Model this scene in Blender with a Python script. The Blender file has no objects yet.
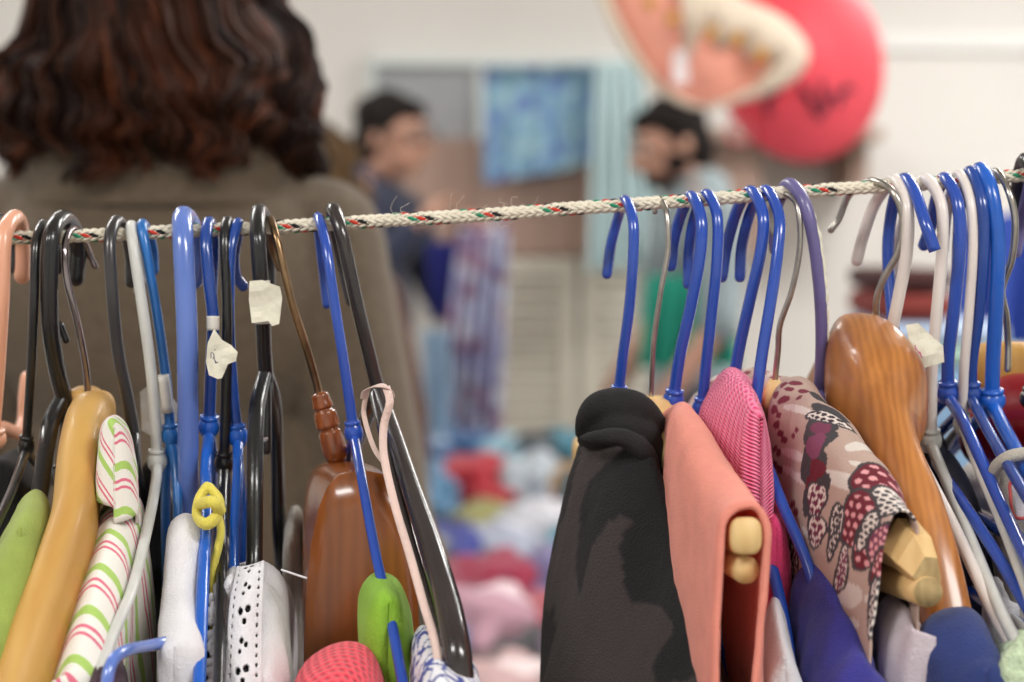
import bpy, bmesh, math, random
import numpy as np
from mathutils import Vector, Matrix, noise

random.seed(7)
SC = bpy.context.scene
COL = SC.collection

# ------------------------------------------------------------------ camera
FPX = 2100.0                      # focal length in pixels of a 1024 px wide frame
CAM_H = 1.35
PITCH = math.atan2(101.0, FPX)    # looks slightly down
cam_d = bpy.data.cameras.new('camera')
cam_d.sensor_width = 22.3
cam_d.lens = FPX / 1024.0 * 22.3
cam_d.clip_start = 0.05
cam_d.dof.use_dof = True
cam_d.dof.focus_distance = 0.985
cam_d.dof.aperture_fstop = 3.8
cam = bpy.data.objects.new('camera', cam_d)
cam.location = (0, 0, CAM_H)
cam.rotation_euler = (math.pi / 2 - PITCH, 0, 0)
COL.objects.link(cam)
SC.camera = cam

# ------------------------------------------------------------------ world, exposure
w = bpy.data.worlds.new('world')
SC.world = w
w.use_nodes = True
w.node_tree.nodes['Background'].inputs[0].default_value = (0.9, 0.95, 1.0, 1)
w.node_tree.nodes['Background'].inputs[1].default_value = 0.6
SC.view_settings.view_transform = 'Standard'
SC.view_settings.look = 'None'
SC.view_settings.gamma = 1
SC.view_settings.use_curve_mapping = False
SC.view_settings.exposure = -0.06

# ceiling lamps (their housings are built with the room)
LAMPS = [(-1.6, -0.6, 44), (1.3, -0.6, 54), (-1.6, 2.6, 32), (1.6, 2.6, 58), (-1.4, 5.2, 26), (1.9, 5.2, 62)]
for lx, ly, pw in LAMPS:
    ld = bpy.data.lights.new('ceiling_lamp_light', 'AREA')
    ld.shape = 'RECTANGLE'; ld.size = 1.2; ld.size_y = 0.5
    ld.energy = pw
    ld.color = (1.0, 0.98, 0.95)
    lo = bpy.data.objects.new('ceiling_lamp_light', ld)
    lo.location = (lx, ly, 2.90)
    COL.objects.link(lo)

# ------------------------------------------------------------------ helpers
cp, sp = math.cos(PITCH), math.sin(PITCH)
def P(px, py, Y):
    """the point at world depth Y seen at pixel (px, py)"""
    u = (px - 512.0) / FPX; v = (py - 341.0) / FPX
    dx, dy, dz = u, cp - v * sp * 1.0, -sp - v * cp
    t = Y / dy
    return Vector((dx * t, Y, CAM_H + dz * t))
def PX(r, Y=1.0):                 # pixels to metres at depth Y
    return r / FPX * Y

def lin(c):
    out = []
    for x in c:
        x = x / 255.0
        out.append(x / 12.92 if x <= 0.04045 else ((x + 0.055) / 1.055) ** 2.4)
    return tuple(out) + (1.0,)

def newmat(name):
    m = bpy.data.materials.new(name); m.use_nodes = True
    nt = m.node_tree
    return m, nt, nt.nodes['Principled BSDF']

def mat(name, col, rough=0.5, metal=0.0, var=0.0, vscale=20.0, bump=0.0, bscale=200.0, trans=0.0, coat=0.0, sheen=0.0, col2=None, stretch=(1, 1, 1), alpha=1.0, uv=False):
    m, nt, b = newmat(name)
    c = lin(col)
    b.inputs['Base Color'].default_value = c
    b.inputs['Roughness'].default_value = rough
    b.inputs['Metallic'].default_value = metal
    if trans: b.inputs['Transmission Weight'].default_value = trans
    if coat: b.inputs['Coat Weight'].default_value = coat; b.inputs['Coat Roughness'].default_value = 0.1
    if sheen: b.inputs['Sheen Weight'].default_value = sheen
    if alpha < 1: b.inputs['Alpha'].default_value = alpha
    tc = nt.nodes.new('ShaderNodeTexCoord')
    mp = nt.nodes.new('ShaderNodeMapping'); mp.inputs['Scale'].default_value = stretch
    nt.links.new(tc.outputs['UV' if uv else 'Object'], mp.inputs['Vector'])
    if var or col2:
        n = nt.nodes.new('ShaderNodeTexNoise'); n.inputs['Scale'].default_value = vscale; n.inputs['Detail'].default_value = 4
        nt.links.new(mp.outputs[0], n.inputs['Vector'])
        r = nt.nodes.new('ShaderNodeValToRGB')
        r.color_ramp.elements[0].position = 0.35; r.color_ramp.elements[1].position = 0.65
        r.color_ramp.elements[0].color = tuple(x * (1 - var) for x in c[:3]) + (1,)
        r.color_ramp.elements[1].color = lin(col2) if col2 else tuple(min(1, x * (1 + var)) for x in c[:3]) + (1,)
        nt.links.new(n.outputs['Fac'], r.inputs[0]); nt.links.new(r.outputs[0], b.inputs['Base Color'])
    if bump:
        n = nt.nodes.new('ShaderNodeTexNoise'); n.inputs['Scale'].default_value = bscale; n.inputs['Detail'].default_value = 3
        nt.links.new(mp.outputs[0], n.inputs['Vector'])
        bp = nt.nodes.new('ShaderNodeBump'); bp.inputs['Strength'].default_value = bump; bp.inputs['Distance'].default_value = 0.002
        nt.links.new(n.outputs['Fac'], bp.inputs['Height']); nt.links.new(bp.outputs[0], b.inputs['Normal'])
    return m

def matte(m, s=.15):
    m.node_tree.nodes['Principled BSDF'].inputs['Specular IOR Level'].default_value = s
    return m

def wood(name, c1, c2, rough=0.35, scale=14, stretch=(6, 1, 6), coat=0.3):
    m, nt, b = newmat(name)
    b.inputs['Roughness'].default_value = rough
    b.inputs['Coat Weight'].default_value = coat; b.inputs['Coat Roughness'].default_value = 0.15
    tc = nt.nodes.new('ShaderNodeTexCoord'); mp = nt.nodes.new('ShaderNodeMapping'); mp.inputs['Scale'].default_value = stretch
    nt.links.new(tc.outputs['Object'], mp.inputs['Vector'])
    n = nt.nodes.new('ShaderNodeTexNoise'); n.inputs['Scale'].default_value = scale; n.inputs['Detail'].default_value = 6; n.inputs['Distortion'].default_value = 0.6
    nt.links.new(mp.outputs[0], n.inputs['Vector'])
    wv = nt.nodes.new('ShaderNodeTexWave'); wv.inputs['Scale'].default_value = scale * 1.3; wv.inputs['Distortion'].default_value = 6; wv.inputs['Detail'].default_value = 3
    wv.bands_direction = 'X'
    nt.links.new(mp.outputs[0], wv.inputs['Vector'])
    mx = nt.nodes.new('ShaderNodeMath'); mx.operation = 'MULTIPLY_ADD'; mx.inputs[1].default_value = 0.12
    nt.links.new(wv.outputs['Fac'], mx.inputs[0]); 
    hf = nt.nodes.new('ShaderNodeMath'); hf.operation = 'MULTIPLY'; hf.inputs[1].default_value = 0.9
    nt.links.new(n.outputs['Fac'], hf.inputs[0]); nt.links.new(hf.outputs[0], mx.inputs[2])
    r = nt.nodes.new('ShaderNodeValToRGB')
    r.color_ramp.elements[0].position = 0.25; r.color_ramp.elements[1].position = 0.75
    r.color_ramp.elements[0].color = lin(c1); r.color_ramp.elements[1].color = lin(c2)
    nt.links.new(mx.outputs[0], r.inputs[0]); nt.links.new(r.outputs[0], b.inputs['Base Color'])
    return m

ORG = {}                          # world origin of each object that carries children
class MB:
    def __init__(s): s.v = []; s.f = []; s.mi = []; s.uv = []; s.flat = []
    def add(s, vs, fs, mi=0, uvs=None):
        o = len(s.v); s.v += [tuple(v) for v in vs]
        for f in fs: s.f.append(tuple(i + o for i in f)); s.mi.append(mi)
        s.uv += uvs if uvs else [(0, 0)] * len(vs)
        return s

def build(name, mb, mats, parent=None, smooth=True, org=None):
    me = bpy.data.meshes.new(name)
    po = ORG.get(parent.name, Vector()) if parent else Vector()
    if org is None: org = Vector(po)
    org = Vector(org)
    me.from_pydata([(x - org.x, y - org.y, z - org.z) for x, y, z in mb.v], [], mb.f)
    if not isinstance(mats, (list, tuple)): mats = [mats]
    for m in mats: me.materials.append(m)
    me.polygons.foreach_set('material_index', mb.mi)
    me.polygons.foreach_set('use_smooth', [smooth] * len(mb.f))
    uvl = me.uv_layers.new(name='UVMap')
    li = np.zeros(len(me.loops), dtype=np.int32); me.loops.foreach_get('vertex_index', li)
    uvl.data.foreach_set('uv', np.array(mb.uv, dtype=np.float32)[li].ravel())
    me.validate(); me.update()
    bm = bmesh.new(); bm.from_mesh(me); bmesh.ops.recalc_face_normals(bm, faces=bm.faces); bm.to_mesh(me); bm.free()
    o = bpy.data.objects.new(name, me)
    COL.objects.link(o)
    if parent: o.parent = parent
    o.location = org - po
    ORG[o.name] = org
    return o

def thing(name, label, cat, loc=(0, 0, 0), group=None):
    o = bpy.data.objects.new(name, None); o.empty_display_size = 0.05
    COL.objects.link(o); o.location = loc; ORG[o.name] = Vector(loc)
    o['label'] = label; o['category'] = cat
    if group: o['group'] = group
    return o
def tag(o, label=None, cat=None, group=None, kind=None):
    if label: o['label'] = label
    if cat: o['category'] = cat
    if group: o['group'] = group
    if kind: o['kind'] = kind
    return o
def struct(name, mb, m, smooth=False):
    o = build(name, mb, m, None, smooth); o['kind'] = 'structure'; return o

def crs(pts, n, closed=False):
    """Catmull-Rom through pts, n samples evenly spaced by length"""
    p = np.array([tuple(q) for q in pts], dtype=float)
    if len(p) == 1: return np.repeat(p, n, 0)
    if closed: q = np.vstack([p[-1], p, p[0], p[1]])
    else: q = np.vstack([2 * p[0] - p[1], p, 2 * p[-1] - p[-2]])
    out = []
    K = len(q) - 3
    m = 16
    for i in range(K):
        t = np.linspace(0, 1, m, endpoint=False)[:, None]
        p0, p1, p2, p3 = q[i], q[i + 1], q[i + 2], q[i + 3]
        d = max(np.linalg.norm(p2 - p1), 1e-9)
        m1 = (p2 - p0); m2 = (p3 - p1)
        n1 = np.linalg.norm(m1); n2 = np.linalg.norm(m2)
        m1 = m1 / max(n1, 1e-9) * min(n1 * 0.5, d * 1.0); m2 = m2 / max(n2, 1e-9) * min(n2 * 0.5, d * 1.0)
        t2, t3 = t * t, t * t * t
        out.append((2 * t3 - 3 * t2 + 1) * p1 + (t3 - 2 * t2 + t) * m1 + (-2 * t3 + 3 * t2) * p2 + (t3 - t2) * m2)
    out.append(q[K + 1][None, :])
    c = np.vstack(out)
    s = np.concatenate([[0], np.cumsum(np.linalg.norm(np.diff(c[:, :3], axis=0), axis=1))])
    tt = np.linspace(0, s[-1], n)
    return np.stack([np.interp(tt, s, c[:, k]) for k in range(c.shape[1])], 1)

def tube(mb, pts, rad, n=None, seg=10, mi=0, smooth=True, flat=1.0, side=Vector((1, 0, 0)), cap='round'):
    """sweep; rad scalar or list per control point; flat<1 squashes across 'side'"""
    rl = rad if isinstance(rad, (list, tuple)) else [rad] * len(pts)
    ctl = [tuple(p) + (r,) for p, r in zip(pts, rl)]
    if smooth:
        if n is None: n = max(8, len(pts) * 7)
        c = crs(ctl, n)
    else: c = np.array(ctl)
    pos = [Vector(x[:3]) for x in c]; R = [x[3] for x in c]
    if cap == 'round':
        t0 = (pos[0] - pos[1]).normalized(); t1 = (pos[-1] - pos[-2]).normalized()
        a = [(pos[0] + t0 * R[0] * k, R[0] * math.sqrt(max(0.01, 1 - k * k))) for k in (0.98, 0.8, 0.45)]
        b = [(pos[-1] + t1 * R[-1] * k, R[-1] * math.sqrt(max(0.01, 1 - k * k))) for k in (0.45, 0.8, 0.98)]
        pos = [x[0] for x in a] + pos + [x[0] for x in b]; R = [x[1] for x in a] + R + [x[1] for x in b]
    N = len(pos); vs = []; uvs = []
    nrm = None; L = 0
    for i in range(N):
        t = (pos[min(i + 1, N - 1)] - pos[max(i - 1, 0)])
        if t.length < 1e-9: t = Vector((0, 0, 1))
        t.normalize()
        if nrm is None:
            nrm = side - t * side.dot(t)
            if nrm.length < 1e-3: nrm = Vector((0, 1, 0)) - t * t.y
            if nrm.length < 1e-3: nrm = Vector((0, 0, 1))
            nrm.normalize()
        else:
            nrm = (nrm - t * nrm.dot(t)).normalized()
        bn = t.cross(nrm)
        if i: L += (pos[i] - pos[i - 1]).length
        for k in range(seg):
            a = 2 * math.pi * k / seg
            vs.append(pos[i] + nrm * math.cos(a) * R[i] * flat + bn * math.sin(a) * R[i])
            uvs.append((L, R[i] * a))
    fs = []
    for i in range(N - 1):
        for k in range(seg):
            a = i * seg + k; b2 = i * seg + (k + 1) % seg
            fs.append((a, b2, b2 + seg, a + seg))
    fs.append(tuple(range(seg))[::-1]); fs.append(tuple((N - 1) * seg + k for k in range(seg)))
    mb.add(vs, fs, mi, uvs)
    return mb

def box(mb, c, s, mi=0, bev=0.0, rz=0.0):
    cx, cy, cz = c; hx, hy, hz = s[0] / 2, s[1] / 2, s[2] / 2
    bm = bmesh.new(); bmesh.ops.create_cube(bm, size=1)
    for v in bm.verts: v.co = Vector((v.co.x * hx * 2, v.co.y * hy * 2, v.co.z * hz * 2))
    if bev > 0: bmesh.ops.bevel(bm, geom=list(bm.edges), offset=bev, segments=2, affect='EDGES', profile=0.5)
    ca, sa = math.cos(rz), math.sin(rz)
    vs = [(cx + v.co.x * ca - v.co.y * sa, cy + v.co.x * sa + v.co.y * ca, cz + v.co.z) for v in bm.verts]
    bm.verts.index_update()
    fs = [tuple(v.index for v in f.verts) for f in bm.faces]
    bm.free(); mb.add(vs, fs, mi); return mb

def ell(mb, c, r, mi=0, seg=16, rings=10, M=None):
    c = Vector(c); vs = []
    for i in range(rings + 1):
        th = math.pi * i / rings
        for k in range(seg):
            a = 2 * math.pi * k / seg
            p = Vector((math.sin(th) * math.cos(a) * r[0], math.sin(th) * math.sin(a) * r[1], math.cos(th) * r[2]))
            if M: p = M @ p
            vs.append(c + p)
    fs = []
    for i in range(rings):
        for k in range(seg):
            a = i * seg + k; b = i * seg + (k + 1) % seg
            fs.append((a, b, b + seg, a + seg))
    mb.add(vs, fs, mi); return mb

def grid_mesh(mb, G, closed_u=False, mi=0, caps=False, uvs=None):
    """G[j][i]: rows j, columns i"""
    nv, nu = len(G), len(G[0]); o = len(mb.v)
    vs = [tuple(G[j][i]) for j in range(nv) for i in range(nu)]
    fs = []
    for j in range(nv - 1):
        for i in range(nu if closed_u else nu - 1):
            a = j * nu + i; b = j * nu + (i + 1) % nu
            fs.append((a, b, b + nu, a + nu))
    if caps:
        fs.append(tuple(range(nu))); fs.append(tuple((nv - 1) * nu + k for k in range(nu))[::-1])
    mb.add(vs, fs, mi, uvs); return mb

def bar(mb, secs, n=40, seg=28, power=3.0, mirror=None, mi=0, cap=True):
    """solid bar lofted through sections (cx,cy,Y,w,h[,tilt]) given in pixels at their depth"""
    rings = []
    for s in secs:
        cx, cy, Y, w_, h_ = s[:5]; ti = math.radians(s[5]) if len(s) > 5 else 0
        ring = []
        for k in range(seg):
            a = 2 * math.pi * k / seg; c, s_ = math.cos(a), math.sin(a)
            x = math.copysign(abs(c) ** (2 / power), c) * w_ / 2; y = math.copysign(abs(s_) ** (2 / power), s_) * h_ / 2
            ring.append(P(cx + x * math.cos(ti) - y * math.sin(ti), cy + x * math.sin(ti) + y * math.cos(ti), Y))
        rings.append(ring)
    def emit(rr):
        cols = [crs([r[k] for r in rr], n) for k in range(seg)]
        G = [[Vector(cols[k][j]) for k in range(seg)] for j in range(n)]
        # rounded ends
        def shrink(ring, f, d): 
            c = sum(ring, Vector()) / len(ring); return [c + (p - c) * f + d for p in ring]
        if cap:
            c0 = sum(G[0], Vector()) / seg; c1 = sum(G[1], Vector()) / seg; d = (c0 - c1).normalized() * 0.0015
            e0 = sum(G[-1], Vector()) / seg; e1 = sum(G[-2], Vector()) / seg; e = (e0 - e1).normalized() * 0.0015
            G = [shrink(G[0], 0.86, d)] + G + [shrink(G[-1], 0.86, e)]
        grid_mesh(mb, G, True, mi, True)
    emit(rings)
    if mirror is not None:
        N = mirror
        emit([[Vector((2 * N.x - p.x, 2 * N.y - p.y, p.z)) for p in r] for r in rings])
    return mb

def ridge_sample(c, nu, pw=1.9):
    """resample one cross-section with points crowded round its highest part"""
    s = np.concatenate([[0], np.cumsum(np.linalg.norm(np.diff(c, axis=0), axis=1))])
    k = int(np.argmax(c[:, 2])); k = min(max(k, 20), len(c) - 20); sr = s[k]
    h = nu // 2
    a = sr - sr * (np.linspace(1, 0, h, endpoint=False) ** pw)
    b = sr + (s[-1] - sr) * (np.linspace(0, 1, nu - h) ** pw)
    tt = np.concatenate([a, b])
    return np.stack([np.interp(tt, s, c[:, q]) for q in range(3)], 1)

def loft(name, secs, m, parent=None, nu=90, nv=50, thick=0.0012, fold=0.0, ffreq=30, zb=0.74, ext=True, jit=0.0004, closed=False, seed=0, org=None, hook=None, close=True):
    """cloth lofted through cross-sections (Y, [(px,py)...]) running down one face, over the hanger and down the other"""
    ctl = []
    for Y, pts in secs:
        q = [P(p[0], p[1], p[2] if len(p) > 2 else Y) for p in pts]
        if ext:
            a = Vector((q[0].x, q[0].y, zb)); b = Vector((q[-1].x, q[-1].y, zb))
            if q[0].z > zb + 0.05: q = [a] + q
            if q[-1].z > zb + 0.05: q = q + [b]
        ctl.append(ridge_sample(crs(q, 900, closed), nu) if not closed else crs(q, nu, closed))
    if close:                                           # the cloth is gathered shut at both ends
        def shut(c, nb):
            d = c[:, 1].mean() - nb[:, 1].mean(); d = math.copysign(.006, d)
            ctr = (c + c[::-1]) / 2
            mx = c[:, 0].min() * .5 + c[:, 0].max() * .5
            r1 = c.copy(); r1[:, 0] = mx + (c[:, 0] - mx) * .75; r1[:, 1] += d * .8; r1[:, 2] -= .0015
            r2 = c.copy(); r2[:, 0] = mx - (c[:, 0] - mx) * .05; r2[:, 1] += d; r2[:, 2] -= .004
            return r1, r2
        r1, r2 = shut(ctl[-1], ctl[-2]); q1, q2 = shut(ctl[0], ctl[1])
        ctl = [q2, q1] + ctl + [r1, r2]
    C = np.stack(ctl)                                   # sections x nu x 3
    cols = [crs(C[:, i, :], nv) for i in range(nu)]
    A = np.stack(cols, 1)                               # nv x nu x 3
    if fold or jit:
        du = np.gradient(A, axis=1); dv = np.gradient(A, axis=0)
        nn = np.cross(du, dv); ln = np.linalg.norm(nn, axis=2, keepdims=True); nn = nn / np.maximum(ln, 1e-9)
        for j in range(nv):
            for i in range(nu):
                p = A[j, i]
                # folds run down the cloth, fading out at the ridge
                f = noise.noise(Vector((p[0] * ffreq + seed, p[1] * ffreq, p[2] * ffreq * 0.22)))
                g = noise.noise(Vector((p[0] * 160 + seed, p[1] * 160, p[2] * 120)))
                A[j, i] = p + nn[j, i] * (f * fold + g * jit)
    su = np.concatenate([np.zeros((nv, 1)), np.cumsum(np.linalg.norm(np.diff(A, axis=1), axis=2), axis=1)], 1)
    mid = nu // 2
    sv = np.concatenate([[0], np.cumsum(np.linalg.norm(np.diff(A[:, mid], axis=0), axis=1))])
    uvs = [(float(su[j, i]), float(sv[j])) for j in range(nv) for i in range(nu)]
    mb = MB(); grid_mesh(mb, A, False, 0, False, uvs)
    if hook: hook(A, su, sv)
    o = build(name, mb, m, parent, True, org)
    if thick:
        s = o.modifiers.new('thickness', 'SOLIDIFY'); s.thickness = thick; s.offset = 0
    return o

# ------------------------------------------------------------------ materials
M = {}
M['wall'] = mat('wall_paint', (226, 222, 217), 0.8, var=0.03, vscale=1.5)
M['wallwhite'] = mat('white_paint', (238, 238, 235), 0.7, var=0.02, vscale=2)
M['floor'] = mat('grey_floor', (120, 112, 104), 0.5, var=0.12, vscale=6)
M['ceil'] = mat('ceiling_paint', (235, 235, 232), 0.9)
M['royal'] = mat('royal_blue_plastic', (38, 76, 172), 0.22, coat=0.4, var=0.05, vscale=40)
M['royal2'] = mat('deep_blue_plastic', (30, 68, 148), 0.25, coat=0.4, var=0.08, vscale=30)
M['bright'] = mat('bright_blue_plastic', (28, 92, 190), 0.25, coat=0.3, var=0.08, vscale=30)
M['cyanb'] = mat('worn_blue_plastic', (34, 104, 176), 0.3, coat=0.2, var=0.12, vscale=60)
M['sky'] = mat('pale_blue_plastic', (96, 124, 200), 0.2, coat=0.5, var=0.05, vscale=20)
M['black'] = mat('black_plastic', (24, 23, 24), 0.28, coat=0.3, bump=0.1, bscale=400)
M['blackgrey'] = mat('charcoal_plastic', (50, 48, 50), 0.3, coat=0.3)
M['smoke'] = mat('smoky_black_plastic', (48, 41, 40), 0.22, coat=0.4, var=0.2, vscale=25)
M['peachp'] = mat('peach_plastic', (226, 164, 134), 0.35, coat=0.3)
M['cream'] = mat('cream_plastic', (226, 216, 210), 0.35, coat=0.2, var=0.03, vscale=40)
M['whitep'] = mat('white_plastic', (205, 205, 200), 0.35, var=0.05, vscale=80)
M['purple'] = mat('lilac_plastic', (102, 94, 144), 0.35, coat=0.2, var=0.1, vscale=60)
M['steel'] = mat('zinc_wire', (176, 170, 162), 0.28, metal=1.0, var=0.15, vscale=120)
M['chrome'] = mat('chrome_wire', (150, 140, 142), 0.12, metal=1.0)
M['bronze'] = mat('tarnished_wire', (150, 122, 92), 0.3, metal=1.0, var=0.4, vscale=60)
M['woodtan'] = wood('honey_beech', (188, 138, 66), (212, 168, 92), 0.5, 9, (3, 1, 1), 0.12)
M['wooddark'] = wood('varnished_walnut', (112, 58, 24), (160, 92, 42), 0.25, 9, (4, 1, 1.0), 0.5)
M['woodorange'] = wood('orange_oak', (140, 78, 30), (204, 134, 66), 0.35, 16, (4, 1, 1.4), 0.4)
M['woodpale'] = wood('pale_pine', (204, 160, 98), (232, 200, 142), 0.55, 12, (3, 1, 1), 0.05)
M['woodend'] = wood('sawn_end_grain', (146, 122, 80), (196, 170, 122), 0.8, 60, (1, 1, 1), 0)
M['woodpeg'] = wood('turned_cherry', (92, 40, 12), (160, 84, 34), 0.25, 20, (3, 1, 1), 0.6)
M['paper'] = mat('masking_paper', (226, 222, 204), 0.75, var=0.06, vscale=60, bump=0.2, bscale=120)
M['tape'] = mat('white_tape', (212, 208, 198), 0.6, var=0.08, vscale=80)
M['ink'] = mat('blue_ink', (60, 66, 110), 0.6)
M['pinkink'] = mat('pink_ink', (206, 96, 140), 0.6)

def fabric(name, col, col2=None, var=0.12, vscale=60, bump=0.42, bscale=900, rough=0.9, sheen=0.15):
    return mat(name, col, rough, var=var, vscale=vscale, bump=bump, bscale=bscale, sheen=sheen, col2=col2)
M['blackcloth'] = fabric('charcoal_fleece', (26, 24, 26), var=0.15, vscale=30, sheen=0)
M['peach'] = fabric('peach_jersey', (246, 160, 142), var=0.05, vscale=90)
def translucent(m, col, f):
    nt = m.node_tree; b = nt.nodes['Principled BSDF']; out = nt.nodes['Material Output']
    tr = nt.nodes.new('ShaderNodeBsdfTranslucent'); tr.inputs[0].default_value = lin(col); mx = nt.nodes.new('ShaderNodeMixShader'); mx.inputs[0].default_value = f
    nt.links.new(b.outputs[0], mx.inputs[1]); nt.links.new(tr.outputs[0], mx.inputs[2]); nt.links.new(mx.outputs[0], out.inputs[0])
translucent(M['peach'], (255, 150, 130), .22)
M['lime'] = fabric('lime_jersey', (138, 186, 52), var=0.08)
M['olive'] = fabric('green_knit', (150, 168, 78), var=0.1)
M['white'] = fabric('white_cotton', (226, 224, 228), var=0.02)
M['navy'] = fabric('navy_cotton', (36, 52, 110), var=0.08)
M['indigo'] = fabric('indigo_jersey', (52, 50, 140), var=0.14)
M['maroon'] = fabric('maroon_knit', (60, 24, 48), var=0.3, vscale=200)
M['greycloth'] = fabric('grey_linen', (176, 170, 160), var=0.06)
M['darknavy'] = fabric('dark_navy_satin', (18, 22, 46), var=0.3, rough=0.85, sheen=0)
M['mauve'] = fabric('pale_mauve_cotton', (200, 188, 196), var=0.06)
M['yellow'] = fabric('yellow_ribbed_cotton', (226, 212, 92), var=0.06)
M['ribbon'] = fabric('pink_beige_ribbon', (224, 196, 186), var=0.06, bump=0.5)
M['red'] = fabric('red_cloth', (170, 24, 44), var=0.1)
M['hotpink'] = fabric('hot_pink_jersey', (224, 66, 120), var=0.1)
M['reddish'] = mat('red_glossy_panel', (150, 20, 30), 0.3, coat=0.4)
M['greenfluff'] = fabric('pale_green_chenille', (196, 214, 180), var=0.2, vscale=300, bump=1.0, bscale=500)

def pattern_mat(name, fn, rough=0.85, bump=0.2, sheen=0.1):
    """material whose colour comes from a node chain built by fn(nt, uv_output) -> colour socket"""
    m, nt, b = newmat(name)
    b.inputs['Roughness'].default_value = rough; b.inputs['Sheen Weight'].default_value = sheen
    tc = nt.nodes.new('ShaderNodeTexCoord')
    nt.links.new(fn(nt, tc.outputs['UV']), b.inputs['Base Color'])
    n = nt.nodes.new('ShaderNodeTexNoise'); n.inputs['Scale'].default_value = 900
    nt.links.new(tc.outputs['UV'], n.inputs['Vector'])
    bp = nt.nodes.new('ShaderNodeBump'); bp.inputs['Strength'].default_value = bump; bp.inputs['Distance'].default_value = 0.002
    nt.links.new(n.outputs['Fac'], bp.inputs['Height']); nt.links.new(bp.outputs[0], b.inputs['Normal'])
    return m

def math_node(nt, op, a, b=None, c=None):
    n = nt.nodes.new('ShaderNodeMath'); n.operation = op
    for i, x in enumerate((a, b, c)):
        if x is None: continue
        if isinstance(x, (int, float)): n.inputs[i].default_value = x
        else: nt.links.new(x, n.inputs[i])
    return n.outputs[0]

def stripes(period, bands, du, dv, wob=0.0):
    """repeating bands [(start, colour)...] along du*u+dv*v"""
    def fn(nt, uv):
        sx = nt.nodes.new('ShaderNodeSeparateXYZ'); nt.links.new(uv, sx.inputs[0])
        t = math_node(nt, 'ADD', math_node(nt, 'MULTIPLY', sx.outputs[0], du / period), math_node(nt, 'MULTIPLY', sx.outputs[1], dv / period))
        if wob:
            n = nt.nodes.new('ShaderNodeTexNoise'); n.inputs['Scale'].default_value = 25; nt.links.new(uv, n.inputs['Vector'])
            t = math_node(nt, 'ADD', t, math_node(nt, 'MULTIPLY', n.outputs['Fac'], wob))
        t = math_node(nt, 'FRACT', math_node(nt, 'ADD', t, 50.0))
        r = nt.nodes.new('ShaderNodeValToRGB'); r.color_ramp.interpolation = 'CONSTANT'
        e = r.color_ramp.elements
        e[0].position = bands[0][0]; e[0].color = lin(bands[0][1])
        e[1].position = bands[1][0]; e[1].color = lin(bands[1][1])
        for p_, c_ in bands[2:]:
            x = e.new(p_); x.color = lin(c_)
        nt.links.new(t, r.inputs[0]); return r.outputs[0]
    return fn
WH, PK, GR, DR = (236, 232, 224), (222, 112, 136), (170, 204, 104), (205, 90, 110)
STR = [(0.0, WH), (0.12, GR), (0.30, WH), (0.50, PK), (0.57, WH), (0.66, PK), (0.72, WH)]
M['stripe'] = pattern_mat('striped_cotton', stripes(0.024, STR, 0.22, 1.0, 0.12))
M['stripecuff'] = pattern_mat('striped_cotton_cuff', stripes(0.019, STR, 0.9, 1.2, 0.1))
M['greydots'] = fabric('grey_dotted_jersey', (150, 146, 150))

def attr_mat(name, rough=0.85, bump=0.25, alpha=False):
    m, nt, b = newmat(name)
    b.inputs['Roughness'].default_value = rough; b.inputs['Sheen Weight'].default_value = 0.0
    a = nt.nodes.new('ShaderNodeAttribute'); a.attribute_name = 'print'
    nt.links.new(a.outputs['Color'], b.inputs['Base Color'])
    if alpha: nt.links.new(a.outputs['Alpha'], b.inputs['Alpha'])
    tc = nt.nodes.new('ShaderNodeTexCoord')
    n = nt.nodes.new('ShaderNodeTexNoise'); n.inputs['Scale'].default_value = 900
    nt.links.new(tc.outputs['Object'], n.inputs['Vector'])
    bp = nt.nodes.new('ShaderNodeBump'); bp.inputs['Strength'].default_value = bump; bp.inputs['Distance'].default_value = 0.002
    nt.links.new(n.outputs['Fac'], bp.inputs['Height']); nt.links.new(bp.outputs[0], b.inputs['Normal'])
    return m
M['floral'] = attr_mat('printed_viscose')
M['fleeceprint'] = attr_mat('two_tone_fleece', 0.95, 0.5)
M['bluewhite'] = attr_mat('blue_and_white_print')

def knit_mat(name, c1, c2, su, sv):
    m, nt, b = newmat(name)
    b.inputs['Roughness'].default_value = 0.85; b.inputs['Sheen Weight'].default_value = 0.2
    tc = nt.nodes.new('ShaderNodeTexCoord'); sx = nt.nodes.new('ShaderNodeSeparateXYZ'); nt.links.new(tc.outputs['UV'], sx.inputs[0])
    a = math_node(nt, 'SINE', math_node(nt, 'MULTIPLY', sx.outputs[0], su)); c = math_node(nt, 'SINE', math_node(nt, 'MULTIPLY', sx.outputs[1], sv))
    h = math_node(nt, 'ADD', math_node(nt, 'MULTIPLY', a, 0.25), math_node(nt, 'MULTIPLY', c, 0.25))
    h = math_node(nt, 'ADD', h, 0.5)
    r = nt.nodes.new('ShaderNodeValToRGB'); r.color_ramp.elements[0].color = lin(c1); r.color_ramp.elements[1].color = lin(c2)
    r.color_ramp.elements[0].position = 0.1; r.color_ramp.elements[1].position = 0.5
    nt.links.new(h, r.inputs[0]); nt.links.new(r.outputs[0], b.inputs['Base Color'])
    bp = nt.nodes.new('ShaderNodeBump'); bp.inputs['Strength'].default_value = 1.0; bp.inputs['Distance'].default_value = 0.0015
    nt.links.new(h, bp.inputs['Height']); nt.links.new(bp.outputs[0], b.inputs['Normal'])
    return m
M['knit'] = knit_mat('bubblegum_pink_knit', (226, 58, 112), (255, 132, 172), 3600, 1400)
M['mesh'] = knit_mat('coral_red_mesh', (196, 30, 56), (250, 84, 100), 1500, 1500)

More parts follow.
